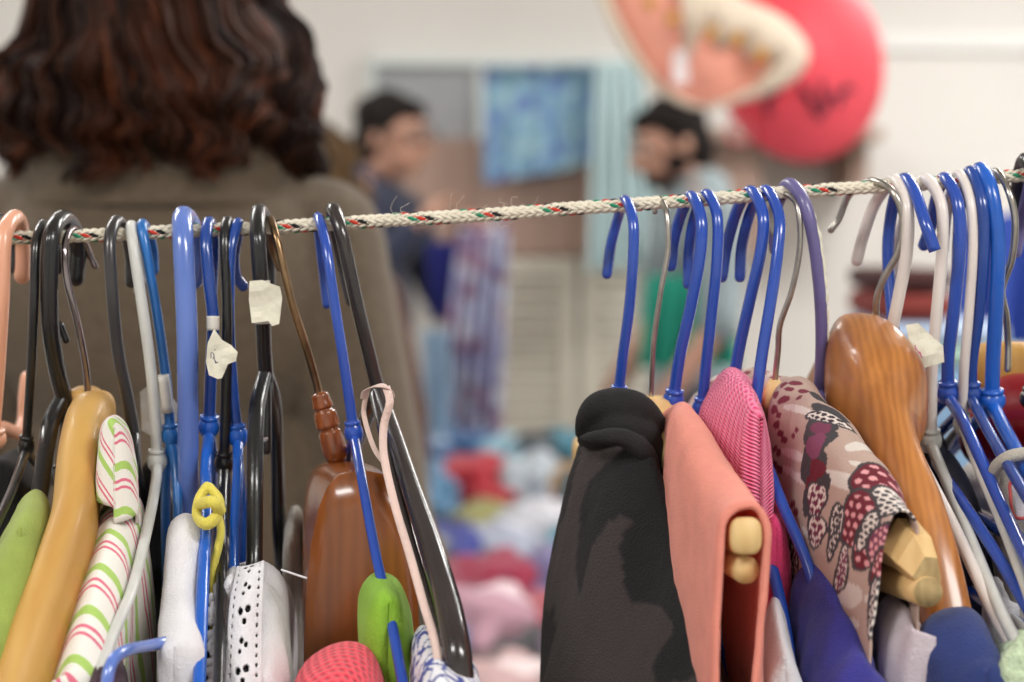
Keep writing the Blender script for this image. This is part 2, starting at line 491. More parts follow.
# ------------------------------------------------------------------ rope
RY = 1.05
ROPE_PX = [(-190, 245), (-90, 241), (0, 238), (100, 235), (200, 230), (260, 228), (358, 222), (500, 214), (570, 208.5), (640, 204), (720, 198), (808, 191), (920, 184), (1024, 175), (1120, 168), (1220, 160)]
rope_c = crs([P(x, y, RY) for x, y in ROPE_PX], 620)
def ropey(px):
    return float(np.interp(px, [p[0] for p in ROPE_PX], [p[1] for p in ROPE_PX]))
def make_rope():
    mats = [mat('rope_cream', (226, 218, 200), 0.9, var=0.08, vscale=300), mat('rope_black', (30, 28, 30), 0.9), mat('rope_red', (205, 60, 44), 0.9), mat('rope_green', (40, 140, 104), 0.9)]
    mb = MB()
    R0 = 0.00205; pitch = 0.0335; NS = 8
    s = np.concatenate([[0], np.cumsum(np.linalg.norm(np.diff(rope_c, axis=0), axis=1))])
    core = [Vector(p) for p in rope_c[::6]]
    tube(mb, core, 0.0021, n=len(core), seg=10, cap='flat')
    for d in (1, -1):
        for k in range(NS):
            pts = []
            for i in range(0, len(rope_c), 1):
                a = d * 2 * math.pi * s[i] / pitch + 2 * math.pi * k / NS
                # over and under the strands of the other direction
                rr = R0 + 0.00035 * math.cos(NS / 2 * a + (0 if d > 0 else math.pi)) * 1.5 + 0.0001
                t = (rope_c[min(i + 1, len(rope_c) - 1)] - rope_c[max(i - 1, 0)]); t = Vector(t).normalized()
                n1 = Vector((0, 0, 1)); n1 = (n1 - t * n1.dot(t)).normalized(); n2 = t.cross(n1)
                pts.append(Vector(rope_c[i]) + n1 * math.cos(a) * rr + n2 * math.sin(a) * rr)
            mi = 0
            if d > 0 and k in (0, 1, 2): mi = (1, 2, 3)[k]
            tube(mb, pts, 0.00098, seg=5, smooth=False, cap='flat', mi=mi)
    # stray fibres
    for i in range(26):
        x = random.choice([random.uniform(340, 560), random.uniform(300, 400), random.uniform(450, 560)])
        p = P(x, ropey(x) - 3, RY + random.uniform(-.002, .002)); pts = [p]
        dr = Vector((random.uniform(-1, 1), random.uniform(-.5, .5), random.uniform(-.6, 1)))
        for q in range(5):
            dr = (dr + Vector((random.uniform(-1, 1), random.uniform(-.6, .6), random.uniform(-1, 1)))).normalized()
            pts.append(pts[-1] + dr * random.uniform(.0015, .0035))
        tube(mb, pts, 0.00007, n=22, seg=4, cap='flat')
    o = build('rope', mb, mats)
    tag(o, 'taut cream braided rope with black, red and green flecks carrying all the hangers', 'rope')
make_rope()

# ------------------------------------------------------------------ hangers
def hook_points(free, top, shaft, back=0.030, front=0.018, neckY=RY):
    """free: pixels from the open tip up to the rope; shaft: pixels from the rope down to the neck"""
    pts = []
    n = len(free)
    for i, (x, y) in enumerate(free):
        pts.append(P(x, y, RY + back * math.cos(0.5 * math.pi * (i / n) ** 1.6)))
    pts.append(P(top[0], top[1], RY))
    n = len(shaft)
    L = [0]
    prev = top
    for q in shaft: L.append(L[-1] + math.hypot(q[0] - prev[0], q[1] - prev[1])); prev = q
    for i, q in enumerate(shaft):
        t = L[i + 1] / L[-1]
        b = math.sin(math.pi * min(1, t * 2.6)) if t < 0.385 else 0
        b = math.sin(math.pi * t ** 0.55)
        pts.append(P(q[0], q[1], RY - front * b + (neckY - RY) * t))
    return pts

def mirrorN(p, N): return Vector((2 * N.x - p.x, 2 * N.y - p.y, p.z))

def wire_frame(mb, N, arm, r, seg=10, drop=0.014, far=True, bottom=True):
    """closed triangular frame: neck, near tip, straight bottom rail, far tip"""
    tip = arm[-1]; prev = arm[-2] if len(arm) > 1 else N
    out = (Vector((tip.x - N.x, tip.y - N.y, 0))).normalized()
    e1 = tip + out * 0.006 + Vector((0, 0, -drop * 0.45)); e2 = tip - out * 0.002 + Vector((0, 0, -drop))
    e3 = tip - out * 0.02 + Vector((0, 0, -drop))
    pts = [N] + list(arm) + [e1, e2, e3]
    if bottom and far:
        farp = [mirrorN(p, N) for p in pts]
        mid = (e3 + farp[-1]) / 2
        loop = pts + [mid] + farp[::-1]
        tube(mb, loop, r, n=130, seg=seg)
    else:
        tube(mb, pts, r, n=50, seg=seg)
        if far: tube(mb, [mirrorN(p, N) for p in pts], r, n=50, seg=seg)
    return mb

def collar(mb, N, r, h=0.010, up=Vector((0, 0, 1))):
    # moulded swelling where hook meets frame
    tube(mb, [N + up * h, N + up * h * .55, N + up * h * .25, N - up * h * .1, N - up * h * .5], [r * .75, r * 1.15, r * 1.75, r * 1.75, r * .9], n=14, seg=14, cap='flat')
    tube(mb, [N + up * (h * .52 + .0008), N + up * (h * .52 - .0008)], [r * 1.55, r * 1.55], n=4, seg=14, cap='flat')

def plastic(label, m, rpx, free, top, shaft, arm, group=None, back=0.030, front=0.018, flat=1.0, col=True, framem=None, fr=None, far=True, bottom=True, neckY=RY, notch=None):
    pts = hook_points(free, top, shaft, back, front, neckY)
    N = pts[-1]
    t = thing('clothes_hanger', label, 'hanger', N, group)
    r = PX(rpx, RY)
    mb = MB(); tube(mb, pts, r, n=80, seg=12, flat=flat); h = build('hook', mb, m, t)
    armp = [P(*a) for a in arm]
    mb = MB(); wire_frame(mb, N + Vector((0, 0, -0.001)), armp, r * (fr or 0.95), far=far, bottom=bottom); build('frame', mb, framem or m, t)
    if col:
        mb = MB(); d = (pts[-2] - pts[-1]).normalized(); collar(mb, N, r, 0.011, d); build('collar', mb, framem or m, t)
    return t, N, pts

def wooden(label, m, hookm, hr, free, top, shaft, secs, N=None, power=3, back=0.028, front=0.016, peg=None, hook_wrap=None, mirror=True, flat=1.0, n=48):
    pts = hook_points(free, top, shaft, back, front)
    Nn = pts[-1]
    t = thing('wooden_hanger', label, 'hanger', Nn)
    mb = MB(); tube(mb, pts + [Nn + Vector((0, 0, -0.012))], PX(hr, RY), n=90, seg=12, flat=flat); build('hook', mb, hookm, t)
    mb = MB(); bar(mb, secs, n=n, mirror=Nn if mirror else None, power=power); build('shoulder', mb, m, t)
    return t, Nn, pts

# L1  peach hanger at the left frame edge
t, N, pts = plastic('peach plastic hanger with a thick hook at the far left end of the rope', M['peachp'], 8.5,
    [(22, 276), (22, 245), (20, 225)], (14, 218), [(4, 236), (1, 300), (-4, 380), (-9, 440)],
    [(-30, 470, 1.0), (-70, 560, 0.90), (-90, 640, .86)], front=0.02, far=False, bottom=False)
mb = MB(); tube(mb, [N, P(0, 428, 1.10), P(18, 433, 1.16), P(24, 420, 1.18), P(25, 398, 1.18), P(27, 378, 1.18)], PX(7.5, 1.1), n=40); build('strap_notch', mb, M['peachp'], t)
# L0 dark hook tip behind it
t, N, pts = plastic('dark grey plastic hanger half cut off by the left edge, left of the peach hook', M['blackgrey'], 6.5,
    [(14, 268), (15, 245), (10, 228)], (-2, 220), [(-12, 240), (-16, 300), (-20, 430)],
    [(-50, 500, 1.0), (-80, 560, .9)], far=False, bottom=False)
# L2 black thin
t, N, pts = plastic('thin black plastic hanger beside the peach hook, its collar above the green sleeve', M['black'], 4.8,
    [(58, 270), (56, 245), (50, 228)], (42, 225), [(36, 245), (34, 300), (31, 370), (26, 448)],
    [(12, 490, 1.0), (-14, 545, .94), (-50, 620, .88)])
# L3 black flat
def flat_hanger(label, m, rpx, free, top, shaft, arm, flat=0.55, thick=8.5, notch=None):
    pts = hook_points(free, top, shaft, 0.030, 0.02); N = pts[-1]
    t = thing('clothes_hanger', label, 'hanger', N)
    r = PX(rpx, RY)
    mb = MB(); tube(mb, pts, r, n=90, seg=12, flat=1.0)
    tube(mb, [p + Vector((-r * .15, -r * .72, 0)) for p in pts[2:]], r * .45, n=70, seg=8)   # moulded rib
    build('hook', mb, m, t)
    armp = [P(*a) for a in arm]
    mb = MB()
    tube(mb, [N + Vector((0, 0, .004))] + armp, [r * .9] + [r * 1.02] * len(armp), n=50, seg=12)
    tube(mb, [mirrorN(p, N) for p in [N + Vector((0, 0, .004))] + armp], r * .85, n=50, seg=12)
    dz = Vector((0, 0, -0.03))
    tube(mb, [N + dz] + [a + dz * .5 for a in armp[1:]], r * .45, n=40, seg=8)
    tube(mb, [N, N + dz * 1.2], r * .7, n=6, seg=10)
    mb2 = [armp[-1], (armp[-1] + mirrorN(armp[-1], N)) / 2, mirrorN(armp[-1], N)]
    tube(mb, mb2, r * .6, n=20, seg=10)
    build('frame', mb, m, t)
    if notch:
        mb = MB(); tube(mb, [P(*q) for q in notch], r * .45, n=10, seg=8); build('strap_notch', mb, m, t)
    return t, N, pts
flat_hanger('heavy black plastic hanger with a ribbed hook, just left of the honey wooden hanger', M['black'], 8.8,
    [(76, 278), (78, 250), (72, 226)], (61, 219), [(51, 240), (50, 320), (56, 365), (65, 402)],
    [(51, 422, 1.04), (46, 450, 1.02), (38, 505, .995), (20, 570, .955), (-2, 640, .92), (-30, 730, .88)], notch=[(60, 325, 1.045), (66, 340, 1.045)])
# L4 honey wooden
wooden('honey-coloured curved wooden hanger, bare, between the green sleeve and the striped top', M['woodtan'], M['chrome'], 3.6,
    [(95, 266), (92, 260), (85, 243), (80, 234)], (72, 229), [(65, 245), (67, 280), (78, 325), (86, 368), (88, 396)],
    [(99, 412, 1.05, 34, 44), (88, 436, 1.02, 46, 84), (79, 480, .985, 46, 110), (72, 545, .95, 46, 120), (55, 600, .92, 48, 120), (30, 670, .89, 50, 120), (4, 740, .865, 48, 100)], power=2.6, back=0.032)
mb = MB(); ell(mb, P(95, 267, RY + .031), (.0024, .0024, .0024)); 
# L5 black behind striped top
plastic('black plastic hanger with a slightly flattened hook carrying the pink and green striped top', M['blackgrey'], 6.4,
    [(131, 282), (131, 260), (126, 234)], (117, 221), [(110, 240), (112, 290), (118, 350), (128, 400), (134, 432)],
    [(132, 480, 1.03), (122, 540, .995), (106, 610, .95), (84, 690, .91), (66, 750, .885)], framem=M['black'], col=False)
# L6 white
plastic('white plastic hanger whose arm runs down to the maroon knit sleeve', M['whitep'], 5.6,
    [(139, 290), (141, 262), (137, 236)], (131, 226), [(134, 250), (143, 310), (151, 370), (156, 430), (157, 462)],
    [(156, 482, 1.03), (148, 525, .98), (132, 590, .93), (111, 640, .90), (92, 700, .87)], front=.014)
# L7 blue
t, N, pts = plastic('mid-blue plastic hanger with white tape on its shaft, next to the white hanger', M['cyanb'], 5.2,
    [(154, 270), (153, 250), (149, 234)], (142, 224), [(146, 250), (158, 320), (166, 380), (171, 437)],
    [(176, 470, 1.045), (178, 530, 1.03), (178, 610, 1.01), (176, 690, .99)], front=.008)
mb = MB(); tube(mb, [P(163, 375, RY - .008), P(168, 412, RY - .004)], PX(6, RY), n=6, seg=12, cap='flat'); build('tape', mb, M['tape'], t)
def sheet(name, pts3, m, parent=None, thick=0.0004, n=1, ctr=None, curl=0.001):
    """crumpled paper polygon given by 3-D outline points"""
    c = sum(pts3, Vector()) / len(pts3)
    bm = bmesh.new()
    vs = [bm.verts.new(p) for p in pts3]
    bm.faces.new(vs)
    bmesh.ops.triangulate(bm, faces=bm.faces[:])
    for _ in range(4):
        bmesh.ops.subdivide_edges(bm, edges=[e for e in bm.edges if e.calc_length() > 0.003], cuts=1)
        bmesh.ops.triangulate(bm, faces=[f for f in bm.faces if len(f.verts) > 3])
    for v in bm.verts:
        v.co.y += noise.noise(v.co * 90) * curl * 2 + noise.noise(v.co * 260) * curl * .6
    bm.verts.index_update()
    mb = MB(); mb.add([tuple(v.co) for v in bm.verts], [tuple(v.index for v in f.verts) for f in bm.faces]); bm.free()
    o = build(name, mb, m, parent, False)
    s = o.modifiers.new('thickness', 'SOLIDIFY'); s.thickness = thick; s.offset = 0
    return o
sheet('price_tag', [P(x, y, 1.085) for x, y in [(140, 392), (158, 378), (178, 405), (180, 418), (160, 440), (142, 430)]], M['tape'], t)
# L8 pale blue
t, N, pts = plastic('thick pale blue plastic hanger whose frame disappears into the white sleeve', M['sky'], 10.5,
    [(193, 280), (195, 255), (192, 228)], (183, 216), [(183, 240), (187, 330), (188, 430), (188, 534)],
    [(188, 560, 1.03), (187, 600, 1.0), (185, 660, .97), (180, 740, .93)], front=.024, col=False, fr=1.05)
mb = MB(); tube(mb, [P(176, 640, .92), P(152, 645, .905), P(128, 650, .88), P(113, 660, .868), P(107, 684, .862), P(109, 730, .86)], PX(6.3, .9), n=40, seg=12); build('strap_loop', mb, M['sky'], t)
# L9 blue with tag
t, N, pts = plastic('blue plastic hanger wearing a torn white paper tag and a yellow knotted strap', M['royal2'], 6.2,
    [(211, 300), (213, 262), (213, 236)], (209, 222), [(206, 240), (209, 280), (213, 320), (211, 370), (209, 428)],
    [(206, 470, 1.03), (206, 520, .99), (203, 580, .95), (200, 660, .91), (197, 730, .88)], framem=M['bright'])
mb = MB(); tube(mb, [P(213, 316, RY - .019), P(213, 330, RY - .019)], PX(6.4, RY), n=6, seg=12, cap='flat'); build('tape', mb, M['tape'], t)
tg = sheet('price_tag', [P(x, y, 1.018 + (x - 220) * .0001) for x, y in [(214, 329), (222, 340), (231, 345), (238, 352), (236, 361), (228, 364), (222, 378), (218, 379), (209, 375), (206, 362), (208, 343)]], M['paper'], t)
def scribble(name, strokes, Y, m, parent, r=0.0003):
    mb = MB()
    for s in strokes: tube(mb, [P(x, y, Y) for x, y in s], r, n=16, seg=5)
    return build(name, mb, m, parent)
scribble('handwriting', [[(211, 358), (211, 353), (213, 353), (214, 356), (213, 359)], [(214, 356), (215, 361), (215.5, 363)], [(215.5, 361), (216.5, 363), (218, 362)], [(214.5, 350), (215.5, 349.5)]], 1.0135, M['ink'], tg, .00022)
# L10 black thin
plastic('slim black plastic hanger squeezed between the two blue hooks near the paper tag', M['black'], 5.4,
    [(233, 262), (234, 250), (232, 232)], (227, 221), [(225, 245), (227, 310), (226, 400), (224, 465)],
    [(222, 500, 1.02), (222, 560, .98), (220, 640, .93), (218, 720, .88)], front=.014)
# L11 blue with curled tip
plastic('blue plastic hanger with a curled open hook tip, right of the slim black hanger', M['royal2'], 5.8,
    [(243, 286), (236, 276), (234, 256), (238, 236)], (238, 223), [(231, 250), (229, 310), (232, 380), (238, 437)],
    [(238, 470, 1.03), (235, 530, 1.005), (233, 610, .985), (231, 700, .96), (230, 780, .93)], framem=M['bright'], front=.012)
# L12 big black with paper
def L12():
    t, N, pts = flat_hanger('large black plastic hanger with masking tape round its hook, above the white lace', M['black'], 7.8,
        [(268, 282), (268, 255), (267, 228)], (259, 211), [(258, 240), (262, 300), (264, 350), (266, 378)],
        [(259, 396, 1.035), (256, 420, 1.02), (255, 480, 1.0), (254, 570, .985), (250, 650, .95), (246, 740, .91)])
    mb = MB(); tube(mb, [N, P(271, 402, 1.07), P(277, 450, 1.10), P(280, 520, 1.14), P(282, 600, 1.18)], PX(6.2, 1.05), n=30, seg=12)
    build('frame', mb, M['black'], t)
    sheet('masking_tape', [P(x, y, 1.022) for x, y in [(250, 281), (262, 280), (280, 287), (282, 298), (279, 324), (272, 326), (268, 321), (252, 323), (249, 300)]], M['paper'], t, .0006)
    mb = MB(); tube(mb, [P(261, 281, RY - .022), P(263, 323, RY - .02)], PX(9, RY), n=8, seg=14, cap='flat'); build('tape', mb, M['tape'], t)
L12()
# L13 wooden walnut
t, N, pts = wooden('varnished brown wooden hanger with a turned wooden neck and broad bare shoulder', M['wooddark'], M['bronze'], 4.2,
    [(280, 268), (273, 250), (270, 232)], (270, 219), [(277, 240), (291, 300), (307, 350), (319, 395)],
    [(338, 494, 1.075, 60, 64), (345, 540, 1.05, 84, 158), (355, 625, 1.03, 106, 320), (362, 760, 1.01, 118, 580)], power=3.2, mirror=False, back=.02)
mb = MB(); a, b = P(319, 392, RY), P(338, 462, RY); d = b - a
prof = [(0, 3.5), (.03, 8.5), (.12, 9.5), (.22, 10.5), (.25, 7.5), (.28, 11), (.4, 12), (.5, 12), (.53, 8), (.56, 11.5), (.7, 12.5), (.85, 12.5), (.95, 10.5), (1, 8)]
tube(mb, [a + d * q[0] for q in prof], [PX(q[1], RY) for q in prof], n=60, seg=18, cap='flat'); build('neck', mb, M['woodpeg'], t)
mb = MB(); bar(mb, [(342, 506, 1.07, 56, 60), (338, 530, 1.12, 60, 80), (334, 550, 1.18, 56, 70)], n=24); build('shoulder', mb, M['wooddark'], t)
# L14 royal blue with lime strap
t, N, pts = plastic('royal blue plastic hanger with a lime green strap looped over its arm', M['royal'], 5.2,
    [(327, 304), (323, 270), (319, 235)], (318, 217), [(326, 245), (334, 300), (345, 370), (354, 434)],
    [(362, 480, .995), (377, 560, .955), (389, 610, .935), (404, 690, .90)], front=.02, neckY=1.03)
# L15 smoky black
def L15():
    pts = hook_points([(352, 300), (343, 260), (336, 228)], (333, 209), [(342, 235), (356, 300), (378, 390)], .026, .012)
    N = pts[-1]
    t = thing('clothes_hanger', 'long smoky black plastic hanger tied with a pink-beige ribbon, leaning right', 'hanger', N)
    mb = MB(); tube(mb, pts + [P(379, 394, RY)], PX(7.2, RY), n=70, seg=14); build('hook', mb, M['smoke'], t)
    mb = MB(); arm = [N, P(392, 430, 1.02), P(410, 485, .98), P(432, 550, .94), P(448, 605, .91), P(457, 650, .89), P(462, 690, .885)]
    tube(mb, arm, [PX(r) for r in (8, 9, 10, 12, 13, 13, 12)], n=70, seg=14)
    inner = [P(374, 395, 1.045), P(382, 430, 1.02), P(398, 490, .985), P(418, 560, .95), P(438, 625, .92), P(446, 665, .90)]
    tube(mb, inner, PX(5), n=60, seg=10)
    tube(mb, [arm[-1], (arm[-1] + mirrorN(arm[-1], N)) / 2, mirrorN(arm[-1], N)], PX(9), n=20)
    tube(mb, [mirrorN(p, N) for p in arm], PX(9), n=50, seg=12)
    build('frame', mb, M['smoke'], t)
    return t
t15 = L15()
# ribbon on it: a garment loop
mb = MB()
def strip(mb, pts3, w, side=Vector((0, -1, 0)), n=60, th=.0004):
    c = crs(pts3, n); V = [Vector(p) for p in c]; vs = []; uv = []
    L = 0
    for i, p in enumerate(V):
        t_ = (V[min(i + 1, n - 1)] - V[max(i - 1, 0)]).normalized()
        s = t_.cross(side).normalized() if not callable(side) else side(i / (n - 1))
        if i: L += (V[i] - V[i - 1]).length
        vs += [p - s * w / 2, p, p + s * w / 2]; uv += [(0, L), (w / 2, L), (w, L)]
    fs = []
    for i in range(n - 1):
        for k in range(2):
            a = i * 3 + k; fs.append((a, a + 1, a + 4, a + 3))
    mb.add(vs, fs, 0, uv)
strip(mb, [P(364, 398, 1.0), P(367, 389, .995), P(378, 385, .99), P(388, 387, .99), P(392, 396, .995)], PX(8), Vector((.1, -.4, 1)))
strip(mb, [P(386, 386, .99), P(390, 402, .985), P(384, 425, .985), P(384, 455, .975), P(395, 505, .955), P(410, 555, .93), P(424, 605, .91), P(437, 650, .89), P(440, 700, .88)], PX(8), Vector((.3, -1, 0)))
strip(mb, [P(366, 392, 1.0), P(364, 415, 1.0), P(374, 448, .985), P(386, 465, .972)], PX(5), Vector((.1, -1, 0)))
o = build('ribbon_strap', mb, M['ribbon']); tag(o, 'pink-beige satin ribbon knotted round the smoky black hanger and trailing down its arm', 'ribbon')
s = o.modifiers.new('thickness', 'SOLIDIFY'); s.thickness = .0005

# ------- right hand group
# R1
plastic('royal blue plastic hanger holding the charcoal top, first hook right of the gap', M['royal'], 5.4,
    [(607, 274), (611, 245), (619, 215)], (625, 200), [(633, 220), (633, 260), (629, 310), (623, 355), (618, 398)],
    [(630, 450, 1.04), (650, 540, 1.0), (674, 640, .96), (705, 740, .92)])
# R2 steel + pale wood
t, N, pts = wooden('pale wooden hanger with a thin steel hook, its bars poking from the peach trousers', M['woodpale'], M['steel'], 2.7,
    [(655, 212), (655, 206), (657, 200)], (661, 198), [(667, 215), (668, 250), (661, 290), (655, 330), (653, 350), (651, 395)],
    [(654, 424, 1.055, 56, 58), (672, 450, 1.03, 36, 50), (694, 500, .98, 28, 40), (716, 526, .93, 28, 36), (738, 535, .89, 30, 36), (746, 536, .868, 32, 38)], back=.004, front=.012)
mb = MB(); a = P(746, 570, .873); f = mirrorN(a, N); tube(mb, [a, a.lerp(f, .5), f], PX(14, .88), n=20, seg=18, cap='flat'); build('trouser_bar', mb, M['woodpale'], t)
# R3 R4
plastic('royal blue plastic hanger, left one of the close pair right of the thin steel hook', M['royal'], 6.0,
    [(671, 266), (674, 240), (682, 212)], (691, 196), [(701, 218), (700, 255), (691, 305), (680, 355), (673, 402)],
    [(686, 440, 1.04), (702, 520, 1.01), (716, 600, .985), (735, 720, .95)])
plastic('royal blue plastic hanger, right one of the close pair right of the thin steel hook', M['royal'], 5.6,
    [(688, 284), (689, 250), (695, 215)], (706, 194), [(717, 215), (717, 260), (711, 320), (706, 365), (702, 410)],
    [(714, 450, 1.035), (728, 520, 1.005), (740, 600, .975), (748, 720, .94)])
# R5 R6
plastic('royal blue plastic hanger rising out of the bubblegum pink knit', M['royal'], 6.0,
    [(722, 277), (727, 245), (738, 208)], (751, 191), [(763, 215), (761, 250), (750, 300), (740, 345), (733, 385)],
    [(738, 425, 1.035), (746, 470, 1.015), (764, 535, .98), (782, 610, .95), (796, 700, .92)])
plastic('royal blue plastic hanger whose arm slants down into the indigo sleeve', M['royal'], 5.8,
    [(740, 277), (742, 245), (752, 208)], (766, 190), [(779, 215), (778, 250), (771, 300), (762, 355), (754, 415)],
    [(764, 455, .995), (784, 508, .97), (808, 566, .95), (830, 650, .93), (856, 740, .905)], col=False, neckY=1.02)
# R7 wrapped wire + pale wood hex bar
t, N, pts = wooden('pale wooden hanger with a wrapped wire hook carrying the mushroom-print blouse', M['woodpale'], M['steel'], 3.0,
    [(774, 235), (771, 215), (774, 200)], (782, 193), [(797, 205), (800, 245), (792, 290), (780, 325), (778, 350), (775, 382)],
    [(775, 394, 1.058, 20, 32), (790, 440, 1.03, 24, 40), (830, 500, .98, 26, 40), (870, 540, .93, 28, 40)], back=.008, front=.016)
# hexagonal bar end
mb = MB()
hexs = [(0, -26), (20, -24), (26, 8), (24, 27), (-2, 30), (-20, 6)]
rings = []
for (cx, cy, Y, k) in [(872, 540, .93, .6), (898, 542, .905, .92), (914, 558, .892, .86), (925, 573, .886, .62)]:
    rings.append([P(cx + x * k, cy + y * k, Y) for x, y in hexs])
for r0, r1 in zip(rings, rings[1:]):
    for k in range(6):
        mb.add([r0[k], r0[(k + 1) % 6], r1[(k + 1) % 6], r1[k]], [(0, 1, 2, 3)])
mb.add(rings[-1], [tuple(range(6))], 1); mb.add(rings[0], [tuple(range(6))])
build('arm_tip', mb, [M['woodpale'], M['woodend']], t, smooth=False)
mb = MB(); a = P(928, 592, .885); b = P(878, 575, .94); d = (b - a).normalized()
tube(mb, [a, a + d * .06, a + d * .3], PX(15.5, .89), n=20, seg=20, cap='flat')
tube(mb, [a - d * .0008, a + d * .0005], PX(15, .89), n=4, seg=20, mi=1, cap='flat'); build('trouser_bar', mb, [M['woodpale'], M['woodend']], t)
# R8 lilac
pts = hook_points([(776, 250), (774, 225), (779, 200)], (789, 184), [(803, 200), (813, 235), (820, 290), (822, 340), (820, 392)], .016, .016)
t = thing('clothes_hanger', 'lilac plastic hanger with peeling white wrapping, left of the big orange wooden hanger', 'hanger', pts[-1])
mb = MB(); tube(mb, pts, PX(6.6, RY), n=80, seg=12); build('hook', mb, M['purple'], t)
mb = MB(); wire_frame(mb, pts[-1], [P(835, 425, 1.02), P(860, 480, .98), P(885, 540, .95)], PX(5.5, RY)); build('frame', mb, M['purple'], t)
mb = MB()
c = crs(pts[4:], 60); tube(mb, [Vector(c[i]) + Vector((PX(5) + .0009 * noise.noise(Vector(c[i]) * 300), -.001, 0)) for i in range(4, 44)], [PX(2.6 + 1.2 * noise.noise(Vector((i * .35, 3, 1)))) for i in range(4, 44)], n=90, seg=8); build('wrapping', mb, M['paper'], t)
# R9 big orange wood
t, N, pts = wooden('big orange-brown wooden coat hanger with a flared contoured shoulder', M['woodorange'], M['steel'], 3.6,
    [(831, 230), (839, 219), (848, 197), (860, 186)], (874, 181), [(893, 192), (903, 220), (898, 252), (884, 278), (877, 298), (876, 328)],
    [(854, 376, 1.06, 58, 126), (866, 386, 1.035, 82, 142), (882, 396, 1.01, 88, 120), (890, 404, .995, 76, 100), (890, 440, .98, 52, 96), (898, 484, .965, 54, 110), (918, 540, .945, 58, 120), (940, 600, .925, 50, 110), (958, 680, .905, 50, 90)], power=2.7, back=.03, front=.016, mirror=False, n=80)
mb = MB(); bar(mb, [(854, 376, 1.06, 58, 126), (842, 390, 1.10, 50, 110), (830, 400, 1.15, 44, 90), (815, 420, 1.2, 40, 70)], n=24, power=2.7); build('shoulder', mb, M['woodorange'], t)
# R10 cream
t, N, pts = plastic('cream plastic hanger hanging beside the steel hook of the big wooden hanger', M['cream'], 6.2,
    [(857, 260), (862, 240), (873, 208), (884, 190)], (895, 180), [(907, 205), (907, 250), (899, 295), (889, 345), (884, 380)],
    [(900, 425, 1.03), (918, 458, 1.0), (953, 525, .96), (988, 600, .92), (1018, 660, .89)], col=False, far=False, bottom=False)
# R11 blue with front opening
pts = [P(935, 251, RY - .03), P(926, 225, RY - .028), P(914, 190, RY - .014), P(903, 179, RY), P(893, 205, RY + .015), P(888, 250, RY + .02), P(892, 310, RY + .012), P(897, 360, RY + .005), P(905, 410, RY + .02)]
t = thing('clothes_hanger', 'blue plastic hanger hooked backwards, its open cut tip facing the front', 'hanger', pts[-1])
mb = MB(); tube(mb, pts, PX(6.2, RY), n=80, seg=12, cap='flat'); build('hook', mb, M['royal'], t)
mb = MB(); wire_frame(mb, pts[-1], [P(924, 446, 1.075), P(942, 472, 1.03), P(962, 502, .985), P(1000, 560, .94), P(1045, 640, .89)], PX(5.8, RY), far=False, bottom=False); build('frame', mb, M['royal'], t)
# R12 cream with tag
t, N, pts = plastic('cream plastic hanger with a creased paper tag marked in pink', M['cream'], 6.0,
    [(893, 270), (899, 240), (909, 205)], (924, 179), [(940, 200), (943, 235), (938, 300), (932, 370), (931, 442)],
    [(950, 490, 1.0), (975, 550, .95), (1000, 610, .91), (1025, 660, .88)], framem=M['whitep'])
tg = sheet('price_tag', [P(x, y, 1.022) for x, y in [(906, 325), (918, 323), (943, 346), (944, 362), (917, 370), (911, 350)]], M['paper'], t)
scribble('handwriting', [[(915, 345), (916, 351), (915, 356)], [(912, 351), (916, 349), (922, 357)], [(916, 354), (920, 352), (921, 357)]], 1.018, M['pinkink'], tg, .00025)
# R13
plastic('blue plastic hanger, first of the blue row right of the creased paper tag', M['royal'], 6.4,
    [(924, 245), (931, 225), (936, 200)], (944, 178), [(957, 200), (960, 240), (954, 310), (948, 360), (948, 394)],
    [(965, 425, 1.02), (990, 480, .98), (1020, 545, .93), (1050, 610, .88)])
plastic('slim cream plastic hanger wedged between two blue hooks at the right', M['cream'], 5.0,
    [(944, 250), (946, 225), (950, 195)], (959, 174), [(970, 200), (973, 245), (969, 310), (964, 370), (962, 425)],
    [(975, 460, 1.0), (1000, 520, .96), (1030, 600, .9)], framem=M['whitep'])
plastic('deep blue plastic hanger right of the slim cream one, partly covered', M['royal2'], 6.0,
    [(957, 270), (958, 240), (961, 200)], (970, 171), [(982, 200), (984, 245), (979, 310), (972, 360), (971, 395)],
    [(985, 425, 1.02), (1005, 460, .98), (1040, 520, .92)])
plastic('bright blue plastic hanger with the tallest hook, rightmost full hanger of the blue row', M['bright'], 7.6,
    [(975, 240), (975, 220), (974, 190)], (980, 169), [(991, 190), (998, 240), (996, 310), (993, 360), (992, 402)],
    [(1005, 430, 1.02), (1024, 465, .98), (1060, 530, .92)])
# R17 steel + pale wood
t, N, pts = wooden('light wooden hanger with a twisted steel hook at the right frame edge', M['woodtan'], M['steel'], 3.6,
    [(990, 240), (987, 210), (988, 185)], (996, 171), [(1008, 190), (1015, 220), (1012, 258), (1002, 290), (1006, 315), (1008, 345)],
    [(984, 374, 1.13, 50, 60), (1008, 370, 1.11, 68, 58), (1036, 380, 1.10, 72, 66), (1070, 400, 1.09, 60, 80), (1110, 450, 1.06, 50, 80)], back=.012, mirror=False)
# R18 black and lilac at the edge
plastic('black plastic hanger cut off by the right edge of the view', M['black'], 8.0,
    [(1019, 214), (1018, 195), (1020, 175)], (1027, 160), [(1040, 190), (1042, 260), (1038, 330), (1034, 400)],
    [(1060, 450, 1.0), (1090, 540, .9)], far=False, bottom=False)
plastic('pale lilac plastic hanger whose open tip shows under the rope at the right edge', M['purple'], 6.0,
    [(1016, 252), (1021, 225), (1027, 195)], (1036, 162), [(1050, 190), (1052, 260), (1048, 330), (1044, 400)],
    [(1070, 450, 1.0), (1100, 540, .9)], far=False, bottom=False)

